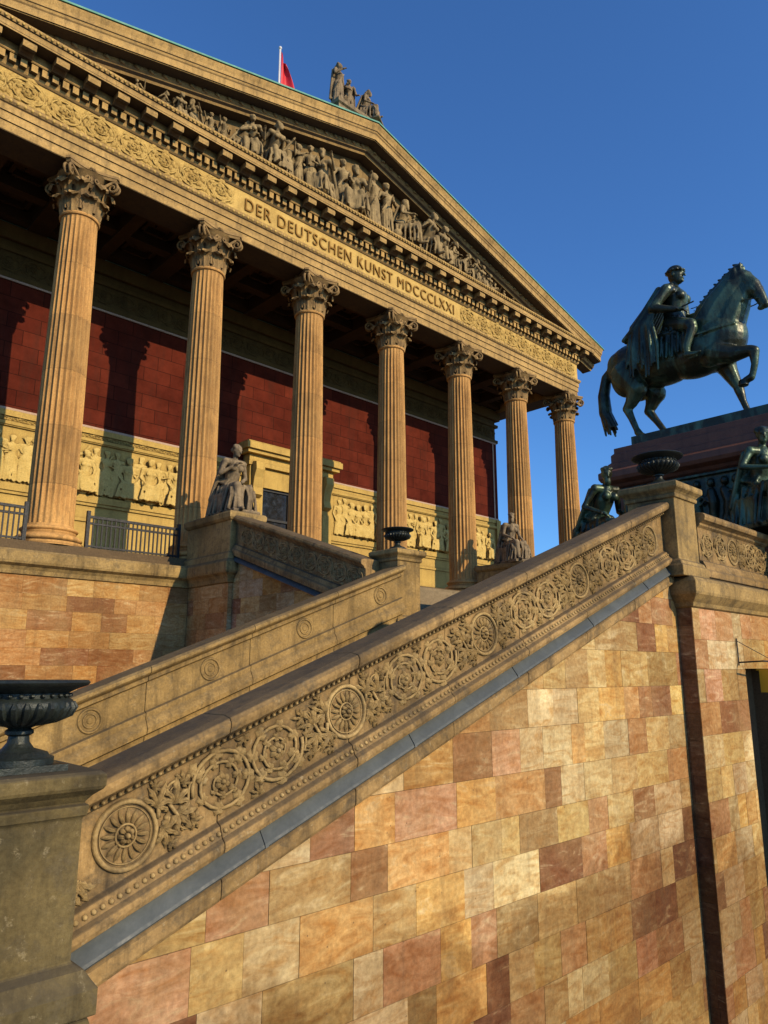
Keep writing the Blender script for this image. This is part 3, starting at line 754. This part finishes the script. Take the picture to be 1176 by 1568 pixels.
# flagpole
fp=empty('flagpole')
mb=MB(); mb.tube([(17.7,26,18),(17.7,26,30.6)],[.07,.05],8); mb.ell((17.7,26,30.65),(.09,.09,.09)); mb.obj('pole',M_pole,fp,True)
mb=MB(); vs=[];fs=[]; nu,nv=14,20
for j in range(nv+1):
    for i in range(nu+1):
        u=i/nu; v=j/nv; w=.2+1.3*v**.9
        vs.append((17.77+u*w*.95,26-.14*sin(u*9+v*3)*(.3+u)-u*w*.25,30.5-v*2.6-u*.9*(1-v*.25)))
for j in range(nv):
    for i in range(nu): a=j*(nu+1)+i; fs.append((a,a+1,a+nu+2,a+nu+1))
mb.add(vs,fs); mb.obj('flag',M_flag,fp,True)
def railing(name,x0,x1,y):
    mb=MB()
    mb.box(x0,x1,y-.035,y+.035,4.05,4.12); mb.box(x0,x1,y-.025,y+.025,3.88,3.93); mb.box(x0,x1,y-.025,y+.025,3.26,3.31)
    x=x0+.05
    while x<x1: mb.box(x,x+.035,y-.017,y+.018,3.2,4.07); x+=.125
    for xx in (x0,x1-.09): mb.box(xx,xx+.09,y-.045,y+.045,3.15,4.24)
    return mb.obj(name,M_iron)
railing('iron_railing',CX[0]+.75,CX[1]-.75,19.45); railing('iron_railing',CX[1]+.75,CX[2]-.75,19.45)
railing('iron_railing',CX[5]+.75,CX[6]-.75,19.45)

# ================================================================== STAIRCASE
st=empty('stone_staircase')
SLP=.3785
def Zo(x): return -1.137+SLP*(x-2.46)
YO=5.2; X0,X1=1.9,11.25
prof=[(0,-.84),(.06,-.83),(.075,-.80),(.075,-.70),(.05,-.655),(.0,-.65),(.0,-.51),(.085,-.50),(.10,-.46),(.095,-.42),(.055,-.39),(.03,-.34),(.02,-.31),(-.03,-.285),(-.03,.28),(.015,.30),(.02,.33),(.07,.36),(.10,.375),(.115,.42),(.115,.455),(.09,.49),(-.0,.51),(-.32,.51),(-.40,.48),(-.41,.40),(-.34,.36),(-.33,.3),(-.33,-.84)]
def parapet(mb,A,B,n):
    A=Vector(A);B=Vector(B); L=(B-A).length; k=max(1,round(L/1.5))
    for i in range(k):
        e=.0022/L; j=random.uniform(-.003,.003)
        mb.extr([(o+j,t) for o,t in prof],A+(B-A)*(i/k+e),A+(B-A)*((i+1)/k-e),n)
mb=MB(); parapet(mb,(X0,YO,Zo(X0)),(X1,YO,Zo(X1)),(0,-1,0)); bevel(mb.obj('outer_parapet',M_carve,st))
mb=MB(); mb.extr([(.004,-.515),(.090,-.625),(.10,-.645),(.09,-.66),(.0,-.655)],(X0,YO,Zo(X0)),(X1+.1,YO,Zo(X1+.1)),(0,-1,0))
for xx in (3.6,5.3,7.0,8.7,10.3): mb.extr([(.006,-.505),(.100,-.622),(.108,-.65),(.0,-.66)],(xx,YO,Zo(xx)),(xx+.03,YO,Zo(xx+.03)),(0,-1,0))
mb.obj('lead_flashing',M_lead,st)
al=math.atan(SLP); ca,sa=cos(al),sin(al)
def FS(s,t,d):
    return (2.46+s*ca-t*sa, YO+.03-d*1.25, Zo(2.46)+s*sa+t*ca)
mb=MB(); hp=.262
parapet_relief(mb,FS,0,9,[(x-2.46)/ca for x in (2.50,4.53,6.56,8.60,10.70)],hp)
for s in (-.38,-.33): 
    acanthus(mb,FS,s,.12,2.2,.18); acanthus(mb,FS,s,-.12,4.0,.2)
mb.obj('outer_parapet_relief',M_relief,st,True)
mb=MB(); s=-.5
while s<9.4:
    dome(mb,FS,s,-.325*ca-.03,.022,.02,d0=.05,seg=6); dome(mb,FS,s,.305,.018,.02,d0=.05,seg=6); s+=.062
mb.obj('bead_moulding',M_relief,st,True)
mb=MB()
blocks(mb,-3.,11.45,-5.6,3.,.45,.30,.95,lambda x,z,d:(x,YO+.012-d,z),PAL,[lambda p:(Zo(p[0])-.835)-p[1]])
XB=11.4; YB=4.95
blocks(mb,XB,13.3,-5.6,1.02,.45,.3,.8,lambda x,z,d:(x,YB+.012-d,z),PAL)
blocks(mb,13.3,14.9,.05,1.02,.45,.45,.95,lambda x,z,d:(x,YB+.012-d,z),PAL); blocks(mb,14.9,24,-5.6,1.02,.45,.45,.95,lambda x,z,d:(x,YB+.012-d,z),PAL)
blocks(mb,YB+.015,YO+.1,-5.6,1.02,.45,.3,.5,lambda y,z,d:(XB+.012-d,y,z),[((.24,.14,.075),1),((.19,.105,.06),1)])  # return face in darker blocks, its shade painted into the palette
mb.obj('stair_wall_ashlar',M_wall,st)
mb=MB(); mb.prism([(-3,YO+.02,-5.6),(11.42,YO+.02,-5.6),(11.42,YO+.02,Zo(11.42)-.8),(1.9,YO+.02,Zo(1.9)-.8),(-3,YO+.02,Zo(1.9)-.8)],(0,.3,0))
mb.box(XB+.02,13.3,YB+.02,YO+.5,-5.6,1.02); mb.box(14.9,24,YB+.02,YO+.5,-5.6,1.02); mb.box(13.3,14.9,YB+.02,YO+.5,.05,1.02)
mb.box(13.3,14.9,YB+.5,YO+.52,-5.6,.1)
mb.obj('stair_wall_core',M_mortar,st)
mb=MB()
mb.sweep([(XB,YO+.3),(XB,YB),(24,YB)],[(0,.98),(.03,1.0),(.05,1.06),(.10,1.12),(.15,1.18),(.16,1.22),(.16,1.38),(.12,1.44),(0,1.5),(-.4,1.5)])
bevel(mb.obj('string_course',M_plain,st),.01)
hp_prof=[(.05,-.60),(.09,-.58),(.09,-.48),(.06,-.44),(.055,-.39),(.03,-.34),(.02,-.31),(-.03,-.285),(-.03,.26),(.015,.30),(.02,.33),(.07,.36),(.10,.375),(.115,.42),(.115,.455),(.09,.49),(0,.51),(-.5,.51),(-.6,.48),(-.61,.4),(-.5,.36),(-.5,-.6)]
mb=MB()
for k in range(6): mb.extr(hp_prof,(12.05+k*2+.003,YB+.05,2.09),(12.05+(k+1)*2-.003,YB+.05,2.09),(0,-1,0))
bevel(mb.obj('upper_parapet',M_carve,st))
mb=MB(); Fh=lambda s,t,d:(s,YB+.08-d*1.2,2.08+t)
parapet_relief(mb,Fh,0,0,[13.45,15.5,17.5],.25); scroll(mb,Fh,(12.9,0),.5,.24,1,tr=.018,lf=.4); scroll(mb,Fh,(12.35,0),.45,.22,-1,tr=.016,lf=.4)
mb.obj('upper_parapet_relief',M_relief,st,True)
def pierprof(z0,zt,b=.07):
    return [(b+.03,z0),(b+.03,z0+.16),(b,z0+.19),(b-.02,z0+.24),(.0,z0+.28),(0,zt-.26),(.03,zt-.25),(.04,zt-.2),(.02,zt-.19),(.05,zt-.15),(.10,zt-.11),(.11,zt-.09),(.11,zt-.02),(.08,zt)]
mb=MB(); mb.pier(11.2,11.95,5.0,5.8,pierprof(1.46,2.98))
mb.pier(11.0,11.7,11.05,11.75,pierprof(.9,2.6)); 
bevel(mb.obj('stair_piers',M_plain,st),.012)
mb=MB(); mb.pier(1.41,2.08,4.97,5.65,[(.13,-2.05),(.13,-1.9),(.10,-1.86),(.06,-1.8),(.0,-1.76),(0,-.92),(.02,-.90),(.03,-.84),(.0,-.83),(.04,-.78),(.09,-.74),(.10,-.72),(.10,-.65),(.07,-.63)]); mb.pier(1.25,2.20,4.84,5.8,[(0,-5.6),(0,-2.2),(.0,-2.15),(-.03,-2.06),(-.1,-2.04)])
bevel(mb.obj('lower_pier',M_shade,st),.012)
YI=11.0
def Zi(x): return .82+.382*(x-8.52)
iprof=[(0,-3.),(0,-.60),(.09,-.58),(.10,-.5),(.06,-.42),(.02,-.36),(.02,-.27),(-.035,-.245),(-.035,.19),(.02,.215),(.02,.28),(.08,.32),(.11,.35),(.11,.40),(.07,.44),(-.4,.44),(-.46,.4),(-.46,.34),(-.4,.3),(-.4,-3.)]
mb=MB()
for k in range(6):
    a=-.2+k*11.3/6;b=a+11.3/6-.006
    mb.extr(iprof,(a,YI,Zi(a)),(b,YI,Zi(b)),(0,-1,0))
bevel(mb.obj('inner_parapet',M_plain,st))
al2=math.atan(.382)
def FI(s,t,d): return (8.52+s*cos(al2)-t*sin(al2),YI+.035-d,Zi(8.52)-.03+s*sin(al2)+t*cos(al2))
mb=MB()
for xx in (2.6,4.6,6.56,8.52,10.48):
    s=(xx-8.52)/cos(al2); ring(mb,FI,s,0,.17,.02); ring(mb,FI,s,0,.10,.014); dome(mb,FI,s,0,.05,.015)
mb.obj('inner_parapet_discs',M_plain,st,True)
mb=MB(); nst=24; LZ=.92
for k in range(nst):
    x1=11.2-k*.40; z=LZ-.1515*k; mb.box(x1-.40,x1+.02 if k else x1,5.54,10.98,z-.6,z-.1515)
mb.box(-6,11.2-nst*.4,5.54,10.98,-5.6,LZ-.1515*nst)
mb.box(11.2,24.,5.75,11.85,LZ-.3,LZ); mb.box(11.9,24,5.8,11.8,-5.6,LZ-.3)
for k in range(13): y=18.9-k*.545; mb.box(11.35,23.6,y-.545,y+(.0 if k else 0.28),LZ-.3,3.2-.175*(k+1))
mb.obj('stair_treads',M_steps,st)
mb=MB()
XPL=10.55
def Zp(y): return 3.52-.34*(16.4-y)
pp=[(0,-3.),(0,-.62),(.085,-.60),(.10,-.50),(.095,-.44),(.055,-.40),(.03,-.34),(.02,-.31),(-.03,-.285),(-.03,.28),(.015,.30),(.02,.33),(.07,.36),(.10,.375),(.115,.42),(.09,.48),(0,.5),(-.45,.5),(-.5,.46),(-.45,.4),(-.45,-3.)]
mb.extr(pp,(XPL,16.85,Zp(16.85)),(XPL,11.6,Zp(11.6)),(-1,0,0))
mb.extr(pp,(24.5,11.6,Zp(11.6)),(24.5,16.85,Zp(16.85)),(1,0,0))
bevel(mb.obj('central_parapets',M_carve,st))
a3=math.atan(.34)
def FC(s,t,d): return (XPL+.03-d,16.6-s*cos(a3)-t*sin(a3),Zp(16.6)-s*sin(a3)+t*cos(a3))
mb=MB(); rinceau(mb,FC,.1,5.2,.56,.24,.02,nl=10); mb.obj('central_parapet_relief',M_relief,st,True)
mb=MB(); mb.extr([(.005,-.615),(.12,-.72),(.12,-.74),(0,-.73)],(XPL,16.75,Zp(16.75)),(XPL,11.7,Zp(11.7)),(-1,0,0)); mb.obj('lead_flashing_upper',M_lead,st)
mb=MB()
for xa,xb in ((PX0,PX1),(23.65,24.65)):
    mb.pier(xa,xb,PY0,PYF+.2,[(0,2.30),(.05,2.32),(.07,2.42),(.12,2.5),(.2,2.56),(.22,2.62),(.22,2.84),(.16,2.90),(.1,2.94),(.06,3.1),(.0,3.16),(0,4.0),(.04,4.02),(.09,4.08),(.10,4.2),(.06,4.26)])
    mb.box(xa+.02,xb-.02,PY0+.02,PYF+.2,-5.6,2.3)
bevel(mb.obj('statue_pedestals',M_plain,st),.012)
mb=MB()
blocks(mb,PY0,PYF,-5.6,2.32,.44,.6,1.3,lambda y,z,d:(PX0+.005-d,y,z),PAL2)
blocks(mb,PX0,PX1,-5.6,2.32,.44,.5,1.,lambda x,z,d:(x,PY0+.005-d,z),PAL)
blocks(mb,11.4,PY0,-5.6,3.,.44,.5,1.1,lambda y,z,d:(XPL-.008-d,y,z),PAL,[lambda p:(Zp(p[0])-.63)-p[1]])
mb.obj('pedestal_ashlar',M_wall,st)

# ================================================================== urns
def urn(name,loc,s):
    mb=MB(); e=empty(name)
    pr=[(0,0),(.23,0),(.23,.05),(.20,.06),(.19,.08),(.10,.11),(.07,.15),(.065,.19),(.09,.205),(.09,.225),(.07,.24),(.12,.26),(.22,.285),(.31,.33),(.335,.38),(.32,.42),(.29,.44),(.29,.47),(.35,.50),(.41,.52),(.425,.54),(.41,.555),(.36,.55),(.28,.5),(0,.42)]
    mb.lathe(pr,(0,0,0),48)
    for k in range(28):
        a=2*pi*k/28
        mb.tube([((r)*cos(a),(r)*sin(a),z) for r,z in ((.12,.265),(.22,.29),(.31,.335),(.335,.38),(.325,.41))],[.012,.02,.028,.026,.012],6)
        mb.ell((.30*cos(a+.1),.30*sin(a+.1),.455),(.018,.018,.014),seg=6,rng=4)
    mb.box(-.25,.25,-.25,.25,-.03,.012)
    o=mb.obj('bowl',M_urn,e,True)
    try: o.data.set_sharp_from_angle(angle=radians(50))
    except Exception: pass
    e.location=loc; e.scale=(s,s,s); return e
urn('bronze_urn',(1.745,5.3,-.60),.98); urn('bronze_urn',(11.58,5.4,3.01),.98); urn('bronze_urn',(11.35,11.4,2.63),.86)

s1=blobmesh('seated_stone_woman',seated(.6,(.25,-1),armL=((-.3,-.12,.82),(-.1,-.3,.98)),armR=((.28,-.1,.8),(.1,-.32,.7)),nod=.35,rnd=21),.013,M_stat,2)
place('seated_stone_statue',s1,(10.9,17.75,4.28),.0,1.45)
s2=blobmesh('seated_stone_man',seated(.3,(-.5,-1),style='beard',rnd=5),.013,M_stat,2)
place('seated_stone_statue',s2,(24.15,17.75,4.28),-.3,1.45)

# ================================================================== monument
eq=empty('equestrian_statue')
MX0,MX1=16.0,19.6; MY0,MY1=4.3,8.54
mb=MB()
mb.pier(MX0,MX1,MY0,MY1,[(1.0,-5.6),(1.0,1.6),(.9,1.7),(.9,2.35),(.75,2.42),(.72,2.6),(.1,2.75),(.05,2.85),(-.02,2.95),(-.02,4.32),(.05,4.36),(.10,4.42),(.26,4.48),(.30,4.56),(.30,4.70),(.22,4.76),(.12,4.80),(.12,4.93),(.06,4.98),(.06,5.16),(.0,5.22),(.0,5.34),(-.06,5.36)])
bevel(mb.obj('granite_plinth',M_gran,eq),.012)
mb=MB(); mb.box(MX0+.35,MX1-.35,MY0+.3,MY1-.3,5.36,5.66); mb.obj('bronze_base',M_bronze,eq)
rb=MB()
for k in range(14):
    y=MY0+.3+k*.28; dy=random.uniform(-.08,.08)
    rb.chain([(MX0+.0,y,3.2,.08),(MX0-.04,y+dy,3.6,.11),(MX0-.05,y,3.85,.09)]); rb.ell((MX0-.06,y+dy*.3,4.05),(.08,.08,.10)); rb.cap((MX0-.05,y,3.85),(MX0-.1,y+random.choice((-.22,.22)),3.65+random.uniform(-.1,.3)),.045,.03)
    for q in (-1,1): rb.cap((MX0-.02,y,3.35),(MX0-.05,y+.1*q,3.05),.06,.045)
rb.box(MX0-.0,MX0+.05,MY0+.15,MY1-.15,3.02,4.25)
for z in (3.0,4.24): rb.box(MX0-.06,MX0+.05,MY0+.1,MY1-.1,z,z+.06)
mkobj('bronze_relief',blobmesh('bronze_relief',rb,.02,M_bronze,2),eq)
YH=7.2; XH=16.95; ZH=5.66
def H(u,w,z): return (XH+w,YH-u,ZH+z)
mb=MB()
def hc(pts): mb.chain([(*H(u,w,z),r) for u,w,z,r in pts])
def he(u,w,z,a,b,c,tilt=0): mb.ell(H(u,w,z),(b,a,c),Matrix.Rotation(tilt,3,'X'),20,13)
he(-1.1,0,2.05,.74,.52,.62); he(-.3,0,1.92,.95,.56,.60); he(.5,0,1.94,.88,.55,.66); he(1.05,0,2.08,.66,.50,.70,0.)
he(-1.15,-.22,1.75,.50,.28,.58); he(-1.1,.22,1.75,.50,.28,.58); he(-1.45,-.15,2.15,.3,.28,.35); he(-1.45,.15,2.15,.3,.28,.35)
he(1.0,-.28,1.9,.40,.22,.58,.25); he(1.05,.28,1.9,.40,.22,.58,.25); he(1.35,-.14,1.95,.28,.2,.34); he(1.35,.14,1.95,.28,.2,.34)
hc([(.95,0,2.45,.50),(1.18,0,2.85,.43),(1.42,0,3.15,.36),(1.70,0,3.36,.25)]); hc([(1.25,0,2.3,.42),(1.5,0,2.75,.34),(1.72,0,3.1,.22)])
for w in (-1,1): hc([(1.1,.22*w,2.3,.2),(1.45,.2*w,2.8,.14),(1.75,.13*w,3.15,.08)])
hc([(1.74,0,3.38,.20),(1.92,0,3.12,.19),(2.05,0,2.83,.14),(2.12,0,2.62,.115)]); he(1.88,-.1,3.1,.18,.09,.21,.3); he(1.88,.1,3.1,.18,.09,.21,.3)
he(2.15,0,2.56,.10,.105,.09); he(2.06,0,2.52,.09,.08,.06)
for w in (-1,1):
    hc([(1.74,.09*w,3.5,.055),(1.73,.12*w,3.62,.045),(1.75,.12*w,3.76,.015)])
    he(1.98,.14*w,3.1,.045,.03,.035); he(2.2,.06*w,2.62,.03,.02,.035); hc([(1.93,.13*w,3.18,.03),(2.04,.12*w,3.14,.02)])
for k in range(20):
    t=k/19; u=.70+1.0*t; z=2.86+.86*t**.72
    hc([(u,0,z,.08),(u-.1,-.14,z-.1,.06),(u-.10+.06*sin(k*2.1),-.34+.10*t,z-.42-.08*sin(k*1.3),.032)])
    hc([(u,0,z,.07),(u-.15,.0,z+.06+.04*sin(k*2.7),.028)])
hc([(1.75,0,3.56,.06),(1.9,-.02,3.45,.04),(2.0,-.03,3.25,.02)])
hc([(-1.2,-.26,1.75,.42),(-.95,-.28,1.32,.27),(-1.12,-.26,1.02,.165),(-1.26,-.25,.88,.12),(-1.16,-.25,.6,.088),(-1.05,-.25,.28,.078),(-1.02,-.25,.2,.095),(-.95,-.25,.1,.088)])
hc([(-1.1,.26,1.7,.40),(-.72,.26,1.28,.26),(-.85,.26,1.0,.16),(-.94,.26,.86,.12),(-.75,.26,.55,.088),(-.58,.26,.26,.078),(-.55,.26,.2,.095),(-.48,.26,.1,.088)])
hc([(1.0,.25,1.65,.30),(1.12,.26,1.3,.20),(1.28,.26,.88,.115),(1.30,.26,.8,.12),(1.36,.26,.5,.078),(1.43,.26,.26,.073),(1.46,.26,.2,.09),(1.52,.26,.1,.083)])
hc([(1.05,-.25,1.65,.30),(1.4,-.26,1.5,.21),(1.80,-.27,1.46,.13),(1.88,-.27,1.42,.125),(1.87,-.27,1.12,.08),(1.80,-.27,.88,.073),(1.76,-.27,.82,.09),(1.64,-.27,.78,.083)])
for (u,w) in ((-.93,-.25),(-.45,.26),(1.54,.26)):
    mb.lathe([(0,-.06),(.125,-.06),(.115,0),(.085,.09),(0,.1)],H(u,w,.05),14)
mb.lathe([(0,-.06),(.12,-.06),(.085,.09),(0,.1)],H(1.58,-.27,.72),14)
for k in range(12):
    a=2*pi*k/12; o=.08*cos(a); p=.09*sin(a)
    hc([(-1.68,p*.4,2.2,.09),(-1.9+o*.5,p,1.98,.08),(-2.02+o,p,1.5,.075),(-2.0+o*1.3,p*1.4,1.0,.065),(-1.85+o*1.7+.06*sin(k*3),p*1.3,.5+.14*sin(k*1.7),.03)])
he(-.05,0,2.44,.62,.52,.16); 
for w in (-1,1):
    for k in range(8): hc([(-.55+.14*k,.46*w,2.35,.05),(-.6+.15*k,.58*w,1.85-.1*abs(sin(k)),.04)])
    hc([(2.05,.12*w,2.72,.02),(1.6,.29*w,2.75,.018),(1.0,.25*w,2.95,.018),(.5,.08*w,3.05,.018)])
    hc([(1.55,.34*w,2.2,.03),(1.2,.5*w,2.15,.03),(.6,.58*w,2.1,.03)])
hc([(1.98,-.16,2.95,.022),(2.14,0,3.0,.022),(1.98,.16,2.95,.022)]); hc([(1.75,-.2,3.38,.02),(1.98,-.16,2.92,.02)]); 
mkobj('horse',blobmesh('horse',mb,.022,M_bronze,2),eq)
mb=MB()
he(.05,0,2.72,.33,.34,.25)
hc([(.05,0,2.75,.29),(.05,0,3.1,.26),(.1,0,3.45,.32),(.08,0,3.65,.21)])
for w in (-1,1): he(.30,.14*w,3.46,.13,.15,.13); he(.08,.34*w,3.66,.17,.15,.12)
mb.cap(H(.08,-.32,3.62),H(.08,.32,3.62),.15,.15)
hc([(.1,0,3.75,.11),(.13,0,3.95,.095)])
head(mb,H(.17,0,4.10),(0,-1),2.0,'helm',nod=.05)
for w in (-1,1):
    hc([(.05,.22*w,2.72,.23),(.62,.52*w,2.42,.17),(.66,.54*w,2.32,.14),(.52,.62*w,1.85,.11),(.52,.62*w,1.72,.085)])
    hc([(.50,.62*w,1.66,.08),(.72,.65*w,1.62,.06),(.84,.65*w,1.64,.03)])
    hc([(.55,.62*w,1.55,.025),(.75,.64*w,1.55,.025)]); hc([(.64,.62*w,1.55,.018),(.5,.56*w,2.1,.018)])
for k in range(16):
    a=2*pi*k/16; hc([(.05+.24*cos(a),.28*sin(a),2.90,.045),(.12+.40*cos(a),.48*sin(a),2.46,.045)])
def arm3(sh,el,ha,dr):
    hc([(*sh,.155),(*el,.12)]); hc([(*el,.12),(*ha,.075)]); hand(mb,H(*ha),Vector(H(*[ha[i]+dr[i] for i in range(3)]))-Vector(H(*ha)),1.7)
arm3((.08,-.42,3.60),(-.20,-.64,3.12),(.32,-.54,2.94),(.2,.05,-.05))
arm3((.08,.42,3.60),(.1,.56,3.12),(.5,.22,3.0),(.2,-.05,0))
hc([(.2,-.54,2.92,.024),(.75,-.50,3.0,.022)])
for k in range(7): hc([(-.05+.03*k,.36-.1*k,3.78,.07),(.20,-.1-.03*k,3.70-.02*k,.06)])
for k in range(12):
    t=k/11; w=-.50+1.0*t
    hc([(-.12,w*.8,3.68,.085),(-.40,w*1.15,3.2,.075),(-.72,w*1.4,2.72,.07),(-1.0,w*1.35,2.52,.06)])
for k in range(11):
    t=k/10
    hc([(-.05-.34*t,-.46,3.54-.2*t,.06),(-.26-.52*t,-.66,2.8,.052),(-.12-.78*t,-.74+.05*sin(k*2.2),2.1+.1*sin(k),.045),(-.15-.80*t,-.74,1.46+.2*sin(k*1.3)+.2*t,.028)])
mkobj('rider',blobmesh('rider',mb,.018,M_bronze,2),eq)
b1=blobmesh('bronze_fig_a',seated(1.2,(-.5,-1),armL=((-.34,-.15,.80),(-.24,-.45,.66)),armR=((.34,-.12,.78),(.22,-.42,.62)),style='beard',rnd=33,nod=.3),.014,M_bronze,2)
b2=blobmesh('bronze_fig_b',seated(.5,(-.6,-1),armL=((-.36,-.1,.84),(-.15,-.4,.78)),rnd=41,nod=.2),.014,M_bronze,2)
place('seated_bronze_statue',b1,(15.1,8.6,2.50),-.4,1.46)
place('seated_bronze_statue',b2,(15.25,5.05,2.75),-.5,1.42)

mb=MB(); mb.box(13.75,13.8,4.45,4.9,-.35,.02); mb.box(13.76,13.79,4.44,4.95,.02,.04); mb.obj('yellow_sign',M_sign)
mb=MB(); mb.tube([(13.0,4.94,.15),(13.0,4.55,.17),(13.4,4.5,.16)],.015); mb.tube([(13.0,4.93,.5),(13.4,4.5,.16)],.006); mb.tube([(13.0,4.94,.1),(13.0,4.94,.55)],.012); mb.obj('sign_bracket',M_iron)

EL=26; AZ=11
sd=Vector((sin(radians(AZ))*cos(radians(EL)),-cos(radians(AZ))*cos(radians(EL)),sin(radians(EL))))
mb=MB(); mb.add([(-600,-600,-5.6),(600,-600,-5.6),(600,600,-5.6),(-600,600,-5.6)],[(0,1,2,3)]); mb.obj('ground',M_ground)

cd=bpy.data.cameras.new('camera'); co=bpy.data.objects.new('camera',cd); scn.collection.objects.link(co)
cd.sensor_fit='HORIZONTAL'; cd.sensor_width=36; cd.lens=36*1121/1176; cd.clip_end=3000; cd.clip_start=.05
co.rotation_euler=(radians(90+12.3),0,radians(-43.8)); co.location=(0,0,0); scn.camera=co
sl=bpy.data.lights.new('sun','SUN'); so=bpy.data.objects.new('sun',sl); scn.collection.objects.link(so)
sl.energy=5.0; sl.angle=radians(.5); sl.color=(1,.79,.50); so.rotation_euler=(-sd).to_track_quat('-Z','Y').to_euler()
w=bpy.data.worlds.new('World'); scn.world=w; w.use_nodes=True; nt=w.node_tree
bg=nt.nodes['Background']; sky=nt.nodes.new('ShaderNodeTexSky'); sky.sky_type='NISHITA'; sky.sun_disc=False
sky.sun_elevation=radians(EL); sky.sun_rotation=radians(180-AZ); sky.air_density=1.0; sky.dust_density=.5; sky.ozone_density=2.0
colr=mix(nt,1,sky.outputs[0],(.60,1.10,1.72),'MULTIPLY')
nt.links.new(colr,bg.inputs[0]); bg.inputs[1].default_value=.11
scn.view_settings.view_transform='Standard'; scn.view_settings.look='None'; scn.view_settings.exposure=0
